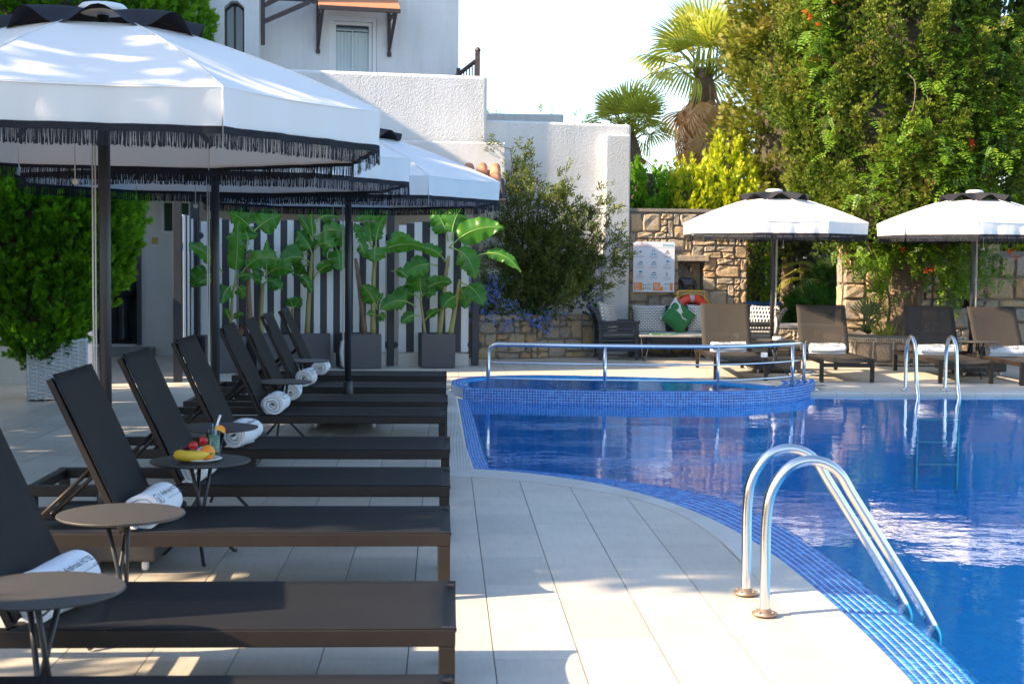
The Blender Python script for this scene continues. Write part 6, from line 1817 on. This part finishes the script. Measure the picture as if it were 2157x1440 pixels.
# garden beyond the opening
def leafy(name, label, cat, loc, prof, n, mt, size, tm, seed, group=None, stem=True, up=.3):
    t = thing(name, label, cat, loc, group=group)
    P, N = envelope(prof, n, .22, seed=seed); P *= (1-.35*nrng.random((n, 1))**2)*np.array([1, 1, 1])
    D = N*.7+nrng.normal(size=P.shape)*.6+np.array([0, 0, up])
    leaves('foliage', MT[mt], t, P, D, size*nrng.uniform(.7, 1.3, n), T_LEAF if tm is None else tm)
    core('inner_twigs', prof, MT['twig'], t, .45, 8)
    if stem: MB().tube([(0, 0, -.1), (0, 0, prof[0][0]+.2)], [.05, .04], 8).obj('stem', MT['bark'], t)
    return t
leafy('lime_hedge', 'sunlit lime green hedge seen left of the parasol pole in the garden gap', 'hedge', (5.32, 24.2, .42), [(.05, .30), (.6, .36), (1.3, .36), (1.9, .28), (2.3, .1)], 2300, 'garden_lime', .085, None, 61)
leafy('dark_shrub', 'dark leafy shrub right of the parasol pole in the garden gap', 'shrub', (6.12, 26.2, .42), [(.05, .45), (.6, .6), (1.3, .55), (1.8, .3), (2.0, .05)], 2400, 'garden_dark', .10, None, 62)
leafy('low_green_shrub', 'low green shrub at the foot of the olive trunk', 'shrub', (6.22, 23.6, .42), [(.02, .38), (.25, .48), (.5, .36), (.62, .05)], 900, 'garden_mid', .16, T_PINN, 63, 'green shrubs in the garden gap')
leafy('low_green_shrub', 'green shrub close to the right hand stone wall in the garden gap', 'shrub', (6.75, 24.3, .42), [(.02, .4), (.4, .5), (.8, .4), (1.05, .05)], 900, 'garden_mid', .18, T_PINN, 64, 'green shrubs in the garden gap')
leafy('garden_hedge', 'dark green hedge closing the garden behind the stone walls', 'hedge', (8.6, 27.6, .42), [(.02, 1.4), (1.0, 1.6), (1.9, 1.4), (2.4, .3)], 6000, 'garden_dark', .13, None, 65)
ol = thing('olive_tree', 'small olive tree with a pale forked trunk in the garden gap', 'tree', (6.36, 24.9, .42))
limbs(ol, 'trunk', MT['bark'], [(catmull([Vector((0, 0, 0)), Vector((.02, 0, .5)), Vector((-.02, 0, .95))], 5), .10, .075), (catmull([Vector((-.02, 0, .9)), Vector((-.12, 0, 1.2)), Vector((-.35, -.05, 1.5))], 5), .065, .02), (catmull([Vector((-.02, 0, .9)), Vector((.1, 0, 1.2)), Vector((.2, -.1, 1.6))], 5), .06, .02)])
n_ = 1500; P = nrng.normal(size=(n_, 3))*np.array([.38, .3, .22])+np.array([-.15, -.05, 1.62]); D = nrng.normal(size=(n_, 3))
leaves('foliage', MT['olive_leaf'], ol, P, D, .10*nrng.uniform(.7, 1.3, n_), T_NARROW)
fe = thing('feather_palm', 'sunlit feather palm fronds against the right hand wall in the garden gap', 'palm plant', (6.75, 24.35, .55))
def feather(name):
    b = MB(); c_ = catmull([Vector((0, 0, 0)), Vector((.25, 0, .5)), Vector((.65, 0, .75)), Vector((1.05, 0, .62))], 8)
    b.tube(c_, [.014*(1-.7*i/len(c_)) for i in range(len(c_))], 5)
    for i in range(6, len(c_)):
        for s_ in (-1, 1):
            p = c_[i]; d = (c_[i]-c_[i-1]).normalized(); L = .30*(1-.5*abs(i/len(c_)-.6)); q = p+d*L*.6+Vector((0, s_*L*.8, -.08)); n = d*.012
            b.add([p-n, p+n, p.lerp(q, .5)+n*1.2, q, p.lerp(q, .5)-n*1.2], [(0, 1, 2, 3, 4)])
    return b.mesh(name, MT['palm'])
fmm = feather('frond')
for k in range(12): place(fmm, 'frond', fe, (0, 0, 0), (R(rnd.uniform(-12, 12)), R(rnd.uniform(-35, 12)), R(k*30+rnd.uniform(-10, 10))))
bc = MB(); bc.box((0, 0, 0), (.62, .5, .20)); 
for k in range(3): bc.box((0, -.256, -.06+k*.06), (.62, .016, .03))
tag(bc.obj('pool_bench', MT['blue_plastic'], None, (5.40, 24.1, .70), bevel=.01), 'blue slatted bench seen behind the right armchair in the garden gap', 'bench')
for k, (x, z) in enumerate(((1.28, 4.0), (2.05, 4.1), (2.75, 4.0))):
    t = thing('distant_sapling', ['pale distant twig leaning left above the roof block', 'upright distant sapling tip above the roof block', 'distant sapling tip beside the shorter palm'][k], 'tree', (x, 29.6, 0), group='faint sapling tips above the white wall')
    sg_ = [(catmull([Vector((0, 0, 0)), Vector((.02, 0, 2.5)), Vector(((-.3, .05, .1)[k], 0, z+.55))], 6), .03, .006)]
    limbs(t, 'stem', MT['bark'], sg_); P = []; D = []
    for q in range(70):
        u = rnd.random(); p = Vector(((-.3, .05, .1)[k]*u**2, 0, z-.4+u*.95)); a = rnd.uniform(0, 6.28); P.append((p.x+math.cos(a)*.1, p.y+math.sin(a)*.1, p.z)); D.append((math.cos(a), math.sin(a), .3))
    leaves('foliage', MT['vine'], t, P, D, .13*nrng.uniform(.6, 1.2, len(P)), T_PINN)

# unseen trees added left of the frame, crowns shaped to shade the loungers
SHADE = [((-7.2, 2.2, 0), [(1.0, .8), (1.8, 1.3), (2.8, 1.4), (3.5, 1.0), (3.9, .3)], 2600, 'unseen low broad leafed tree added for shade nearest the camera, left of the loungers'),
         ((-7.2, 7.0, 0), [(2.1, 1.1), (2.7, 1.9), (3.6, 2.0), (4.2, 1.75), (4.6, 1.9), (5.0, 2.4), (5.4, 2.95), (6.2, 3.05), (7.4, 2.0), (8.2, .1)], 11000, 'unseen broad leafed tree added for shade in the middle of the left hand row'),
         ((-7.8, 11.8, 0), [(2.0, 1.2), (2.6, 2.3), (3.2, 2.4), (4.6, 2.6), (6.4, 2.6), (8.0, 2.0), (9.2, .9), (9.6, .1)], 9000, 'unseen broad leafed tree added for shade furthest along the left hand row')]
for loc, prof, n, lab in SHADE:
    t = leafy('added_shade_tree', lab, 'tree', loc, prof, n, 'garden_mid', .27, None, int(abs(loc[1])*10), 'unseen trees added for shade left of the terrace', False)
    limbs(t, 'trunk', MT['bark'], [([Vector((0, 0, 0)), Vector((.1, 0, 1.5)), Vector((0, .1, 3.2)), Vector((0, 0, prof[-1][0]*.7))], .2, .06)])
hd = thing('added_shade_hedge', 'unseen green hedge added at the left to shade the terrace', 'hedge', (-9.4, 10.6, 0))  # unseen hedge, added to keep low sun off the left deck
n_ = 5000; P = nrng.random((n_, 3))*np.array([.8, 13.5, 3.4])+np.array([-.4, -5.6, .05]); D = nrng.normal(size=(n_, 3))+np.array([0, 0, .4])
leaves('foliage', MT['garden_mid'], hd, P, D, .17*nrng.uniform(.7, 1.3, n_), T_LEAF)
MB().box((0, 1.1, 1.65), (.5, 13.2, 3.2)).obj('inner_twigs', MT['twig'], hd)
blocker = MB(); blocker.box((-8.2, 17.05, 3.1), (2.6, 1.5, 6.2)); blocker.box((-8.2, 19.35, 3.7), (2.6, 3.09, 7.4)); tag(blocker.obj('shade_block', MT['stucco_smooth'], None), 'unseen plain white wing of the building left of the washroom', 'building')  # unseen blocks added only to cast shade on washroom and seats
